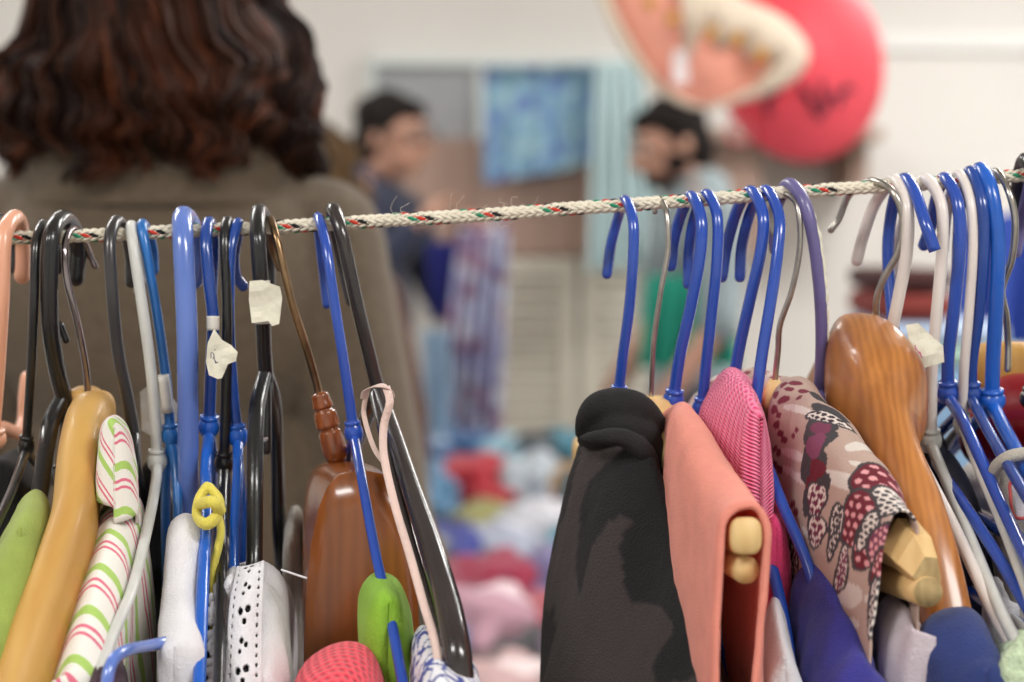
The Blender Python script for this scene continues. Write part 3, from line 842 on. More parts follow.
# ------------------------------------------------------------------ garments on the hangers
def garment(name, label, cat, secs, m, **k):
    o = loft(name, secs, m, **k); tag(o, label, cat); return o

# green sleeve, left
garment('knit_jumper', 'plain green knit top with a seamed shoulder, leftmost garment', 'top', [
    (1.02, [(2, 640), (10, 560), (22, 505), (34, 492), (44, 500), (46, 560), (44, 640)]),
    (.985, [(-6, 640), (4, 560), (18, 505), (34, 490), (48, 500), (51, 540), (44, 610)]),
    (.95, [(-30, 660), (-12, 590), (4, 535), (26, 508), (46, 520), (48, 560), (36, 640)]),
    (.91, [(-60, 720), (-40, 640), (-22, 590), (4, 560), (28, 580), (30, 630), (20, 690)]),
    (.88, [(-90, 760), (-66, 700), (-44, 650), (-20, 630), (4, 650), (8, 690), (4, 760)])], M['olive'], fold=.003)
kj = bpy.data.objects['knit_jumper']; mb = MB(); tube(mb, [P(20, 528, .925), P(19, 560, .92), P(15, 600, .905), P(8, 650, .885)], PX(1.6), n=30, seg=8); build('shoulder_seam', mb, M['olive'], kj)
# striped top: body
so = garment('striped_top', 'white top striped in pink and lime with its cuff folded over the hanger', 'top', [
    (1.10, [(96, 700), (96, 600), (104, 520), (120, 480), (134, 500), (140, 560), (150, 640)]),
    (1.03, [(90, 700), (92, 600), (98, 530), (118, 494), (140, 500), (150, 560), (156, 640)]),
    (.99, [(84, 700), (86, 590), (96, 520), (115, 496), (134, 502), (146, 560), (152, 640)]),
    (.95, [(62, 740), (72, 630), (88, 560), (108, 530), (128, 545), (134, 600), (128, 690)]),
    (.91, [(40, 800), (52, 700), (66, 640), (90, 600), (112, 620), (114, 690), (110, 760)]),
    (.88, [(20, 820), (34, 760), (50, 700), (72, 670), (92, 690), (96, 760), (92, 820)])], M['stripe'], fold=.003)
o = loft('cuff', [
    (.985, [(100, 500), (100, 460), (104, 424), (116, 416), (128, 430), (136, 470), (138, 520)]),
    (.975, [(96, 505), (99, 458), (104, 424), (114, 418), (126, 434), (134, 475), (137, 524)]),
    (.962, [(97, 498), (98, 458), (103, 426), (113, 418), (127, 438), (134, 478), (137, 514)])], M['stripecuff'], so, ext=False, nu=60, nv=26)
# maroon knit
o = loft('maroon_sleeve', [
    (.94, [(60, 760), (70, 700), (84, 664), (98, 646), (114, 648), (126, 676), (132, 760)]),
    (.90, [(62, 800), (76, 720), (84, 676), (98, 652), (114, 656), (126, 690), (132, 760)]),
    (.875, [(66, 800), (78, 740), (86, 700), (98, 680), (112, 690), (122, 730), (126, 800)])], M['maroon'], fold=.001)
tag(o, 'dark maroon speckled knit sleeve at the end of the white hanger', 'sleeve')
# white sleeve on pale blue hanger
garment('cotton_blouse', 'plain white cotton top on the thick pale blue hanger', 'top', [
    (1.02, [(168, 640), (172, 560), (176, 530), (186, 520), (198, 530), (200, 560), (200, 640)]),
    (.985, [(168, 640), (168, 560), (172, 527), (186, 517), (200, 527), (203, 560), (202, 640)]),
    (.965, [(160, 660), (164, 590), (170, 556), (184, 545), (200, 560), (204, 600), (204, 660)]),
    (.945, [(158, 720), (161, 640), (162, 606), (180, 590), (198, 600), (202, 640), (202, 720)]),
    (.91, [(150, 780), (158, 700), (160, 650), (180, 636), (204, 650), (204, 700), (200, 780)])], M['white'], fold=.0025, seed=3)
# yellow knot
mb = MB()
tube(mb, [P(206, 488, .985), P(199, 500, .98), P(197, 516, .975), P(206, 524, .965), P(217, 516, .97), P(219, 500, .98), P(210, 488, .985)], PX(6.5), n=50, seg=12, flat=.75)
tube(mb, [P(200, 504, .975), P(212, 502, .965), P(220, 510, .97)], PX(6), n=20, seg=12)
tube(mb, [P(218, 512, .975), P(221, 530, .975), P(218, 548, .975), P(214, 566, .975), P(213, 600, .975), P(212, 640, .975), P(212, 760, .975)], [PX(r) for r in (6, 6.5, 7, 6.5, 5.5, 5, 5)], n=50, seg=12, flat=.6)
o = build('yellow_strap', mb, M['yellow']); tag(o, 'pale yellow ribbed strap knotted round the tagged blue hanger', 'strap')
# beige garment behind knot
garment('beige_camisole', 'narrow beige camisole strap hanging behind the yellow knot', 'top', [
    (1.04, [(214, 640), (216, 580), (219, 545), (224, 535), (229, 545), (230, 580), (231, 640)]),
    (1.0, [(214, 660), (215, 590), (218, 556), (224, 546), (230, 556), (230, 590), (231, 660)])], M['greycloth'], nv=12)
# white lace garment
def lace_secs():
    return [
    (1.06, [(214, 650), (214, 600), (226, 578), (250, 574), (276, 580), (288, 600), (292, 660)]),
    (1.0, [(212, 650), (214, 600), (226, 574), (250, 566), (276, 574), (288, 596), (291, 660)]),
    (.97, [(216, 690), (217, 620), (226, 580), (246, 570), (272, 576), (286, 606), (290, 680)]),
    (.94, [(212, 740), (214, 670), (222, 620), (244, 604), (270, 612), (284, 650), (288, 720)]),
    (.90, [(212, 780), (214, 720), (222, 680), (244, 664), (270, 672), (284, 710), (288, 780)])]
lo = garment('white_lace_top', 'white cotton top edged with a broad pierced lace band', 'top', [(Y + .025, q) for Y, q in lace_secs()], M['white'], fold=.004, ffreq=60, seed=9)
def lace_band():
    # a strip with real holes: fine grid minus eyelets
    W, H = 44, 240
    c = crs([P(264, 560, .972), P(264, 566, .962), P(263, 600, .945), P(262, 640, .932), P(262, 690, .915), P(261, 780, .90)], H)
    w_ = crs([P(237, 566, .972), P(236, 572, .962), P(230, 600, .945), P(227, 640, .932), P(225, 690, .915), P(224, 780, .90)], H)
    G = [[Vector(w_[j]).lerp(Vector(c[j]), i / (W - 1)) + Vector((0, -.006 * math.sin(math.pi * i / (W - 1)), 0)) for i in range(W)] for j in range(H)]
    def hole(i, j):
        y = j / H * 7.6; x = i / (W - 1)
        k = int(y); fy = (y - k) * .0135
        for (hx, hy, r) in ([(.36, .30, .075), (.60, .22, .075), (.50, .62, .06)] if k % 2 == 0 else [(.44, .25, .06), (.58, .40, .055), (.40, .62, .05)]):
            if ((x - hx) ** 2 + (((y - k) - hy) * .62) ** 2) < r * r * 1.5: return True
        for hx in (.12, .86):
            if ((x - hx) ** 2 * .8 + ((y * 3 % 1 - .5) * .14) ** 2) < .0011: return True
        return False
    mb = MB(); vs = [tuple(G[j][i]) for j in range(H) for i in range(W)]; fs = []
    for j in range(H - 1):
        for i in range(W - 1):
            if hole(i, j): continue
            a = j * W + i; fs.append((a, a + 1, a + 1 + W, a + W))
    mb.add(vs, fs); o = build('lace_band', mb, M['white'], lo)
    s = o.modifiers.new('thickness', 'SOLIDIFY'); s.thickness = .0011
    mb = MB(); grid_mesh(mb, [[p + Vector((0, .004, 0)) for p in r[2:-2]] for r in G[6:]]); build('eyelet_shade_strip', mb, M['blackcloth'], lo)  # black strip added behind the band, standing in for shade inside the eyelets
lace_band()
mb = MB()      # frayed gathered edge of the band
random.seed(5)
for side_ in ((217, 588, 214, 680),):
    for k in range(46):
        t_ = k / 33; x = side_[0] + (side_[2] - side_[0]) * t_ + random.uniform(-5, 6); y = side_[1] + (side_[3] - side_[1]) * t_
        ell(mb, P(x, y, .97 - .05 * t_), [PX(random.uniform(3, 7)) for _ in range(3)], seg=10, rings=6)
build('frayed_edge', mb, M['white'], lo)
mb = MB(); tube(mb, [P(282, 570, .98), P(294, 574, .978), P(306, 578, .976)], .0006, n=10, seg=5); build('loose_thread', mb, M['white'], lo)
# grey ribbed garment behind lace
garment('grey_ribbed_top', 'grey fluffy ribbed top edge hanging behind the white lace', 'top', [
    (1.20, [(288, 640), (289, 560), (293, 525), (298, 515), (303, 525), (304, 570), (305, 640)]),
    (1.12, [(287, 640), (288, 570), (289, 520), (294, 508), (299, 518), (299, 570), (300, 640)]),
    (1.06, [(282, 660), (283, 590), (286, 550), (290, 540), (294, 550), (295, 600), (296, 660)])], M['greycloth'], fold=.002, ffreq=120)
# white hem behind L11
garment('white_vest', 'white cotton vest shoulder on the blue hanger with the curled tip', 'top', [
    (1.0, [(214, 680), (218, 620), (226, 580), (234, 566), (244, 580), (248, 620), (250, 680)]),
    (.965, [(216, 700), (217, 640), (222, 592), (232, 576), (242, 592), (246, 640), (248, 700)])], M['white'], fold=.002)
# coral mesh
garment('coral_mesh_top', 'coral red mesh top under the varnished wooden hanger', 'top', [
    (.96, [(290, 760), (296, 700), (310, 668), (340, 656), (366, 664), (380, 700), (384, 760)]),
    (.925, [(284, 780), (292, 700), (306, 664), (338, 644), (368, 650), (386, 690), (392, 760)]),
    (.89, [(280, 800), (288, 730), (300, 690), (330, 672), (362, 676), (384, 710), (392, 780)]),
    (.87, [(280, 820), (288, 760), (300, 730), (330, 712), (362, 716), (384, 740), (392, 800)])], M['mesh'], fold=.001)
# lime strap loop
garment('lime_strap', 'lime green jersey strap folded over the royal blue hanger', 'strap', [
    (.985, [(366, 700), (366, 640), (366, 598), (378, 582), (394, 586), (404, 620), (410, 700)]),
    (.955, [(364, 720), (364, 650), (364, 598), (376, 578), (394, 584), (406, 616), (412, 700)]),
    (.935, [(370, 720), (370, 660), (372, 614), (382, 594), (396, 602), (404, 640), (408, 720)])], M['lime'], thick=.005, nv=16)
# blue-white print
def print_attr(o, fn, seedv=0):
    me = o.data
    a = me.color_attributes.new('print', 'FLOAT_COLOR', 'POINT')
    uv = me.uv_layers['UVMap'].data
    U = np.zeros(len(me.loops) * 2, dtype=np.float32); uv.foreach_get('uv', U); U = U.reshape(-1, 2)
    li = np.zeros(len(me.loops), dtype=np.int32); me.loops.foreach_get('vertex_index', li)
    V = np.zeros((len(me.vertices), 2)); V[li] = U
    C = np.ones((len(V), 4), dtype=np.float32)
    for i, (u, v) in enumerate(V): C[i] = fn(float(u), float(v), i)
    a.data.foreach_set('color', C.ravel())
o = garment('blue_print_top', 'white top with blue brush-stroke print at the foot of the smoky hanger', 'top', [
    (.97, [(408, 740), (410, 690), (416, 650), (424, 640), (440, 646), (462, 670), (470, 740)]),
    (.93, [(406, 760), (410, 690), (414, 640), (424, 626), (444, 642), (472, 666), (480, 740)]),
    (.89, [(408, 780), (414, 710), (420, 670), (434, 656), (454, 664), (482, 680), (490, 760)]),
    (.87, [(410, 780), (418, 730), (426, 690), (440, 676), (458, 684), (484, 700), (492, 780)])], M['bluewhite'], fold=.002, nu=260, nv=100)
CW, CB = lin((236, 236, 240)), lin((70, 84, 160))
print_attr(o, lambda u, v, i: CB if abs(noise.noise(Vector((u * 130, v * 130, 2)))) < .10 or noise.noise(Vector((u * 60, v * 160, 7))) > .42 else CW)

# charcoal top
def charcoal():
    g = garment('charcoal_top', 'charcoal and black patterned fleece top with a rolled collar', 'top', [
    (1.16, [(560, 700), (566, 600), (572, 520), (596, 470), (618, 450), (636, 500), (650, 640)]),
    (1.09, [(544, 700), (552, 600), (566, 520), (588, 455), (612, 428), (640, 450), (660, 600)]),
    (1.05, [(541, 700), (546, 610), (560, 540), (588, 440), (618, 412), (654, 430), (676, 560)]),
    (1.01, [(541, 760), (548, 680), (572, 580), (604, 470), (642, 430), (664, 480), (690, 620)]),
    (.97, [(546, 800), (560, 740), (600, 640), (640, 560), (668, 520), (686, 560), (710, 680)]),
    (.93, [(570, 820), (590, 780), (630, 720), (668, 640), (694, 600), (712, 640), (730, 720)]),
    (.89, [(600, 860), (620, 820), (660, 770), (692, 710), (716, 680), (736, 720), (750, 800)])], M['fleeceprint'], fold=.0055, ffreq=26, nu=200, nv=120, seed=2)
    A, B = lin((23, 21, 24)), lin((60, 52, 53))
    def fn(u, v, i):
        n_ = noise.noise(Vector((u * 14 + v * 10, v * 16 - u * 8, 1.3))) + .2 * noise.noise(Vector((u * 30, v * 30, 4)))
        return B if n_ > .02 else A
    print_attr(g, fn)
    mb = MB()
    A_ = [P(579, 434, 1.03), P(585, 422, 1.025), P(596, 408, 1.02), P(612, 404, 1.02), P(634, 408, 1.02), P(650, 424, 1.03), P(658, 446, 1.04), P(662, 470, 1.05)]
    tube(mb, A_, [PX(r) for r in (5, 11, 15, 17, 18, 17, 14, 9)], n=60, seg=20)
    tube(mb, [P(582, 438, 1.012), P(600, 437, 1.0), P(624, 438, .998), P(644, 452, 1.0), P(658, 478, 1.01)], [PX(r) for r in (4, 8, 10, 11, 7)], n=50, seg=16)
    tube(mb, [P(584, 440, 1.04), P(596, 432, 1.03), P(620, 426, 1.02), P(642, 440, 1.02), P(660, 480, 1.03), P(668, 520, 1.03)], [PX(r) for r in (8, 18, 22, 20, 14, 8)], n=50, seg=16)
    o = build('rolled_collar', mb, M['blackcloth'], g); m_ = o.modifiers.new('union', 'REMESH'); m_.mode = 'VOXEL'; m_.voxel_size = .0012; m_.use_smooth_shade = True
    m_ = o.modifiers.new('soften', 'SMOOTH'); m_.iterations = 10
charcoal()
# peach trousers folded over the pale wooden hanger
garment('peach_trousers', 'soft peach jersey trousers folded over the pale wooden hanger', 'trousers', [
    (1.20, [(578, 520), (580, 480), (590, 462), (606, 456), (622, 462), (630, 500), (640, 600)]),
    (1.12, [(580, 500), (586, 470), (600, 450), (620, 440), (640, 446), (650, 500), (660, 620)]),
    (1.03, [(662, 560), (662, 500), (666, 440), (672, 412), (684, 408), (694, 430), (700, 520)]),
    (.99, [(665, 600), (664, 520), (668, 446), (676, 414), (696, 416), (712, 450), (716, 540)]),
    (.94, [(682, 680), (680, 590), (684, 500), (694, 460), (720, 456), (736, 490), (740, 580)]),
    (.90, [(700, 720), (700, 620), (704, 550), (712, 506), (742, 490), (756, 520), (760, 620)]),
    (.868, [(722, 800), (716, 680), (720, 580), (724, 522), (738, 508), (758, 508), (768, 530), (764, 600), (756, 700)])], M['peach'], thick=.003, fold=.0012, seed=5, close=False)
# bubblegum knit
garment('pink_knit_top', 'bubblegum pink chunky knit top bunched on a blue hanger', 'top', [
    (1.08, [(700, 470), (702, 430), (715, 392), (731, 375), (745, 384), (758, 420), (762, 500)]),
    (1.03, [(704, 440), (706, 410), (720, 382), (733, 371), (750, 386), (764, 430), (768, 520)]),
    (1.0, [(716, 462), (717, 436), (726, 404), (742, 386), (757, 405), (767, 450), (770, 550)]),
    (.975, [(742, 500), (742, 468), (746, 430), (754, 408), (763, 430), (771, 480), (773, 590)])], M['knit'], ext=False, thick=.003, fold=.002, nv=60)
garment('hot_pink_top', 'hot pink jersey hanging below the bubblegum knit, behind the peach trousers', 'top', [
    (1.02, [(750, 560), (754, 510), (762, 480), (770, 470), (778, 490), (784, 530), (786, 600)]),
    (.97, [(758, 620), (760, 570), (766, 530), (774, 516), (784, 530), (790, 570), (790, 620)])], M['hotpink'], nv=14)
garment('white_blouse', 'white cotton blouse showing between the peach trousers and the indigo top', 'blouse', [
    (1.0, [(750, 700), (754, 640), (764, 600), (774, 590), (784, 610), (790, 650), (794, 720)]),
    (.94, [(752, 760), (756, 700), (764, 640), (776, 604), (790, 640), (802, 690), (808, 760)]),
    (.90, [(750, 800), (756, 740), (768, 680), (784, 650), (800, 680), (812, 720), (816, 800)])], M['white'], fold=.002)
# indigo
garment('indigo_top', 'indigo jersey top with a gathered shoulder seam on the slanting blue arm', 'top', [
    (1.0, [(796, 680), (796, 620), (800, 586), (810, 572), (820, 580), (832, 620), (840, 680)]),
    (.955, [(794, 720), (794, 640), (797, 592), (808, 568), (822, 566), (838, 600), (850, 680)]),
    (.93, [(800, 760), (802, 680), (808, 620), (826, 590), (844, 600), (856, 650), (862, 720)]),
    (.90, [(816, 800), (820, 740), (830, 680), (852, 646), (868, 656), (880, 700), (884, 780)]),
    (.875, [(836, 840), (842, 780), (854, 720), (876, 690), (892, 700), (900, 740), (904, 800)])], M['indigo'], fold=.0045, ffreq=70, seed=4)
# mushroom print blouse
def floral():
    store = {}
    def hk(A, su, sv): store['A'] = A.copy(); store['u'] = su; store['v'] = sv
    g = loft('printed_blouse', [
    (1.22, [(680, 470), (682, 430), (690, 400), (716, 384), (740, 382), (760, 400), (772, 500)]),
    (1.10, [(700, 470), (702, 420), (720, 386), (740, 374), (762, 374), (785, 390), (792, 500)]),
    (1.055, [(768, 560), (768, 480), (770, 410), (776, 386), (788, 378), (800, 386), (812, 440)]),
    (1.02, [(770, 620), (770, 520), (774, 430), (782, 394), (800, 384), (818, 396), (832, 460)]),
    (.99, [(786, 640), (786, 530), (790, 450), (798, 412), (820, 396), (842, 416), (856, 480)]),
    (.96, [(806, 660), (806, 560), (812, 490), (822, 440), (848, 426), (868, 450), (880, 520)]),
    (.93, [(832, 680), (832, 600), (840, 530), (850, 480), (876, 466), (896, 490), (904, 560)]),
    (.905, [(862, 700), (860, 630), (866, 570), (874, 520), (892, 500), (908, 512), (914, 560)]),
    (.893, [(872, 640), (876, 610), (880, 570), (886, 536), (896, 514), (908, 514), (916, 530)])], M['floral'], fold=.0038, ffreq=38, nu=460, nv=400, seed=12, hook=hk, close=False)
    tag(g, 'beige blouse printed with dark red spotted mushroom caps, over the pale wooden hanger', 'blouse')
    A = store['A'].reshape(-1, 3)
    # pixel of each vertex, to find where on the cloth each motif sits
    d = A - np.array([0, 0, CAM_H]); fw = d[:, 1] * cp - d[:, 2] * sp; up = d[:, 1] * sp + d[:, 2] * cp
    px = 512 + FPX * d[:, 0] / fw; py = 341 - FPX * up / fw
    uu = store['u'].ravel(); vv = np.repeat(store['v'], store['u'].shape[1])
    half = (np.tile(np.arange(460), 400) < 250)
    def at(x, y):
        e = (px - x) ** 2 + (py - y) ** 2 + np.where(half, 0, 1e5) + (A[:, 1] - .97) * 200
        k = int(np.argmin(e)); return uu[k], vv[k]
    n = len(uu)
    base = np.array(lin((186, 160, 148))[:3]); C = np.tile(base, (n, 1))
    def put(mask, c): C[mask] = np.array(lin(c)[:3])
    def ellm(x, y, a, b, ang=0, c=(0, 0, 0), wob=.12):
        u0, v0 = at(x, y); s = .00047
        ca, sa = math.cos(math.radians(ang)), math.sin(math.radians(ang))
        du, dv = (uu - u0), (vv - v0) / 1.75
        p = (du * ca + dv * sa) / (b * s); q = (-du * sa + dv * ca) / (a * s)
        r = p * p + q * q; th = np.arctan2(p, q)
        return r < (1 + wob * np.sin(3 * th + x)) ** 2, p, q, r
    random.seed(11)
    RED, DG, CR, MV, PKD, OW = (108, 26, 42), (66, 62, 66), (226, 214, 206), (120, 56, 84), (226, 160, 164), (216, 206, 198)
    def oval(x, y, a, b, ang, c): m_, *_ = ellm(x, y, a * 1.25, b * .75, 0, wob=.05) if b > 14 else ellm(x, y, a, b, 0, wob=.05); put(m_, c)
    def cap_(x, y, a, b, ang, c, outline, dotc, step=.30, dr=.10):
        m_, p, q, r = ellm(x, y, a + 3, b + 3, ang); put(m_, outline)
        m_, p, q, r = ellm(x, y, a, b, ang); put(m_, c)
        P_ = p * b / 22; Q_ = q * a / 22
        fp = (P_ / step) % 1 - .5; fq = ((Q_ / step) + .5 * (np.floor(P_ / step) % 2)) % 1 - .5
        put(m_ & ((fp * fp + fq * fq) < (dr / step) ** 2 * 1.3) & (r < .9), dotc)
    # long cream ovals
    for x, y, a, b, ang in [(858, 447, 5, 12, 60), (838, 476, 24, 5, 0), (848, 484, 26, 5, 5), (861, 466, 10, 3, -20), (795, 455, 28, 5, -8), (806, 480, 26, 5, 4), (800, 410, 24, 4, 15), (789, 470, 15, 4, 0),
                            (848, 594, 16, 12, 0), (856, 622, 6, 5, 0), (840, 612, 5, 4, 0), (872, 600, 8, 5, 0), (802, 530, 20, 4, 0), (784, 520, 18, 4, 0)]:
        oval(x, y, a, b, ang, OW)
    # flower cluster bands
    for x, y, a, b in [(822, 400, 10, 5), (828, 412, 13, 6), (819, 424, 10, 10), (816, 440, 12, 12), (812, 462, 12, 18), (818, 482, 12, 14), (812, 500, 9, 14)]:
        m_, *_ = ellm(x, y, a + 3, b + 3); put(m_, DG)
    for x, y, a, b, c in [(820, 428, 8, 8, MV), (815, 446, 9, 13, (130, 66, 96)), (818, 470, 9, 10, RED), (812, 484, 7, 8, RED)]:
        m_, *_ = ellm(x, y, a, b); put(m_, c)
    cap_(826, 418, 16, 6, -8, CR, DG, (60, 40, 50), .26, .09)
    cap_(817, 500, 10, 16, 0, CR, DG, (110, 40, 66), .34, .13)
    cap_(817, 530, 9, 14, 0, CR, DG, (110, 40, 66), .34, .13)
    cap_(880, 478, 18, 20, 20, RED, DG, PKD, .44, .11)
    cap_(893, 503, 17, 16, 10, CR, DG, (70, 66, 72), .24, .08)
    cap_(857, 520, 20, 26, 0, RED, DG, PKD, .42, .11)
    cap_(868, 548, 14, 20, 15, RED, DG, PKD, .42, .11)
    cap_(868, 530, 6, 18, 15, CR, DG, (70, 66, 72), .24, .08)
    cap_(878, 545, 8, 20, 10, MV, DG, PKD, .3, .1)
    cap_(882, 570, 9, 18, 10, RED, DG, PKD, .3, .1)
    cap_(880, 606, 7, 26, 0, CR, DG, (70, 66, 72), .22, .08)
    cap_(836, 530, 6, 26, 5, CR, DG, DG, .26, .11)
    cap_(844, 570, 6, 22, 5, CR, DG, MV, .26, .11)
    cap_(795, 560, 9, 24, 0, CR, DG, (110, 40, 66), .30, .12)
    # loose maroon dots
    dots = [(781, 434), (786, 440), (777, 395), (782, 402), (775, 410), (779, 416), (784, 386), (790, 390), (795, 384), (786, 400), (776, 450), (794, 436), (798, 430), (780, 452), (777, 425), (776, 465), (781, 470), (795, 503), (790, 508), (797, 512), (800, 550), (776, 490), (780, 500), (779, 520), (777, 535), (800, 398), (804, 392)]
    for x, y in dots: oval(x, y, random.uniform(3, 5), random.uniform(3, 5), 0, (120, 44, 62))
    # the far shoulder carries a small dotted print too
    farm = A[:, 1] > 1.06
    fu = (uu / .009) % 1 - .5; fv = (vv / .011 + .5 * (np.floor(uu / .009) % 2)) % 1 - .5
    put(farm & ((fu * fu + fv * fv) < .09), (130, 50, 66)); put(farm & (((vv / .03) % 1) < .35) & ~((fu * fu + fv * fv) < .09), (222, 204, 196))
    at_ = g.data.color_attributes.new('print', 'FLOAT_COLOR', 'POINT')
    CC = np.ones((n, 4), dtype=np.float32); CC[:, :3] = C
    at_.data.foreach_set('color', CC.ravel())
floral()
# mauve garment under the bars
garment('mauve_shirt', 'pale mauve cotton shirt folded under the pale wooden bars', 'shirt', [
    (1.0, [(866, 720), (868, 640), (874, 600), (890, 580), (908, 590), (916, 640), (922, 720)]),
    (.95, [(874, 740), (874, 660), (880, 610), (896, 590), (914, 610), (930, 660), (942, 740)]),
    (.915, [(880, 780), (880, 680), (884, 630), (900, 606), (918, 628), (940, 680), (958, 760)]),
    (.89, [(892, 800), (894, 720), (900, 660), (912, 626), (930, 660), (950, 700), (968, 780)])], M['mauve'], fold=.004, ffreq=45, seed=1)
# navy sleeve on big wood
garment('navy_trousers', 'navy cotton trousers with a stitched hem on the big orange hanger', 'trousers', [
    (.93, [(916, 740), (918, 680), (924, 640), (944, 614), (972, 612), (990, 636), (998, 700)]),
    (.895, [(916, 760), (918, 690), (920, 642), (932, 620), (968, 612), (986, 628), (1004, 700)]),
    (.87, [(940, 800), (944, 740), (952, 690), (972, 664), (998, 664), (1014, 690), (1024, 760)])], M['navy'], nv=24)
# dark navy satin on R11
garment('dark_navy_top', 'dark navy satin top bunched between cream hanger arms', 'top', [
    (1.14, [(908, 560), (906, 490), (910, 450), (922, 432), (938, 440), (948, 480), (954, 560)]),
    (1.08, [(916, 600), (912, 500), (914, 450), (926, 428), (944, 440), (956, 480), (962, 560)]),
    (1.05, [(926, 640), (920, 540), (920, 480), (934, 456), (956, 466), (978, 510), (992, 600)]),
    (1.02, [(940, 700), (936, 620), (938, 560), (950, 510), (970, 520), (990, 570), (1004, 660)]),], M['darknavy'], fold=.004, ffreq=50, seed=6)
# grey garment at right
garment('grey_linen_top', 'grey linen top hanging behind the long cream hanger arms at right', 'top', [
    (1.19, [(950, 620), (952, 540), (958, 480), (976, 460), (1000, 470), (1016, 520), (1030, 620)]),
    (1.14, [(958, 680), (958, 590), (964, 520), (980, 480), (1010, 480), (1030, 540), (1044, 640)]),
    (1.09, [(972, 740), (970, 640), (980, 570), (1000, 530), (1030, 530), (1054, 590), (1064, 700)])], M['greycloth'], fold=.005, ffreq=35, seed=8)
# grey garment with label, right edge
g = garment('grey_sweatshirt', 'grey sweatshirt with a red-outlined white neck label at the right edge', 'sweatshirt', [
    (1.06, [(1000, 620), (998, 540), (1002, 480), (1014, 460), (1040, 456), (1070, 470), (1090, 560)]),
    (1.02, [(1002, 640), (998, 560), (998, 500), (1008, 472), (1040, 462), (1076, 490), (1096, 580)]),
    (.995, [(1014, 700), (1010, 620), (1014, 560), (1030, 530), (1060, 530), (1090, 570), (1100, 660)])], M['greycloth'], fold=.002)
mb = MB(); tube(mb, [P(993, 480, .985), P(997, 466, .98), P(1012, 456, .975), P(1034, 454, .975), P(1060, 462, .975)], PX(6.5), n=40, seg=14); build('neckband', mb, M['greycloth'], g)
lb = sheet('neck_label', [P(x, y, .972) for x, y in [(1010, 480), (1050, 474), (1060, 520), (1018, 522)]], M['white'], g, curl=.0002)
mb = MB(); tube(mb, [P(x, y, .9705) for x, y in [(1046, 476), (1012, 481), (1010, 490), (1017, 518), (1052, 508)]], .0008, n=60, seg=6); build('label_border', mb, mat('coral_print', (214, 92, 92), .7), lb)
# green fluffy garment
mb = MB()
random.seed(3)
base = []
o = garment('green_fluffy_top', 'pale green fluffy chenille top in the bottom right corner', 'top', [
    (.90, [(996, 760), (998, 700), (1004, 656), (1024, 636), (1046, 640), (1060, 680), (1070, 760)]),
    (.87, [(998, 780), (1000, 710), (1006, 660), (1026, 638), (1050, 644), (1068, 690), (1080, 760)])], M['greenfluff'], fold=.002, ffreq=120, jit=.004, thick=.003)
# white cuff at 985-1024,580-670
garment('white_sleeve', 'white cotton sleeve end slipped over a cream hanger arm at right', 'sleeve', [
    (.97, [(984, 700), (983, 640), (984, 600), (990, 580), (998, 578), (1006, 600), (1024, 690)]),
    (.94, [(988, 720), (988, 660), (988, 620), (996, 596), (1008, 600), (1022, 640), (1040, 700)])], M['white'], nv=14)
# red glossy thing behind the blue hangers
mb = MB(); bar(mb, [(990, 440, 1.12, 50, 60, 30), (1000, 432, 1.11, 80, 84, 30), (1030, 424, 1.09, 110, 96, 30), (1060, 420, 1.07, 60, 70, 30)], n=24, power=2.2)
o = build('red_handbag', mb, M['reddish']); tag(o, 'glossy dark red rounded bag behind the bright blue hanger arms', 'bag')
# dark garments filling the gaps low on the left
garment('black_trousers', 'black trousers on the ribbed black hanger behind the green top', 'trousers', [
    (1.14, [(-10, 560), (-6, 500), (2, 462), (16, 450), (30, 462), (36, 500), (40, 560)]),
    (1.10, [(-30, 560), (-26, 500), (-18, 470), (0, 460), (18, 470), (22, 500), (26, 560)])], M['blackcloth'], nv=14)
garment('dark_skirt', 'dark grey skirt hanging behind the striped top', 'skirt', [
    (1.18, [(100, 560), (104, 520), (116, 492), (134, 484), (152, 492), (162, 520), (166, 560)]),
    (1.10, [(136, 560), (138, 500), (142, 470), (152, 460), (164, 470), (172, 500), (178, 560)])], M['blackcloth'], nv=14)
garment('black_vest', 'black vest hanging on the slim black hanger behind the white lace', 'top', [
    (1.04, [(204, 660), (206, 610), (212, 575), (221, 565), (230, 575), (233, 610), (234, 660)]),
    (1.0, [(206, 680), (208, 640), (214, 610), (222, 600), (230, 610), (233, 640), (234, 680)])], M['blackcloth'], nv=14)

# ------------------------------------------------------------------ room
XL, XR, YF, YB, ZC = -3.4, 3.6, -2.6, 7.0, 3.0
mb = MB(); box(mb, ((XL + XR) / 2, (YF + YB) / 2, -.05), (XR - XL + .4, YB - YF + .4, .1)); struct('floor', mb, M['floor'])
mb = MB(); box(mb, ((XL + XR) / 2, (YF + YB) / 2, ZC + .05), (XR - XL + .4, YB - YF + .4, .1)); struct('ceiling', mb, M['ceil'])
mb = MB(); box(mb, ((XL + XR) / 2, YB + .05, ZC / 2), (XR - XL, .1, ZC)); struct('wall_back', mb, M['wall'])
mb = MB(); box(mb, ((XL + XR) / 2, YF - .05, ZC / 2), (XR - XL, .1, ZC)); struct('wall_front', mb, M['wallwhite'])
mb = MB(); box(mb, (XL - .05, (YF + YB) / 2, ZC / 2), (.1, YB - YF + .2, ZC)); struct('wall_left', mb, M['wallwhite'])
mb = MB(); box(mb, (XR + .05, (YF + YB) / 2, ZC / 2), (.1, YB - YF + .2, ZC)); struct('wall_right', mb, M['wallwhite'])
em, nt, b = newmat('lamp_diffuser'); b.inputs['Emission Color'].default_value = (1, .97, .93, 1); b.inputs['Emission Strength'].default_value = 4
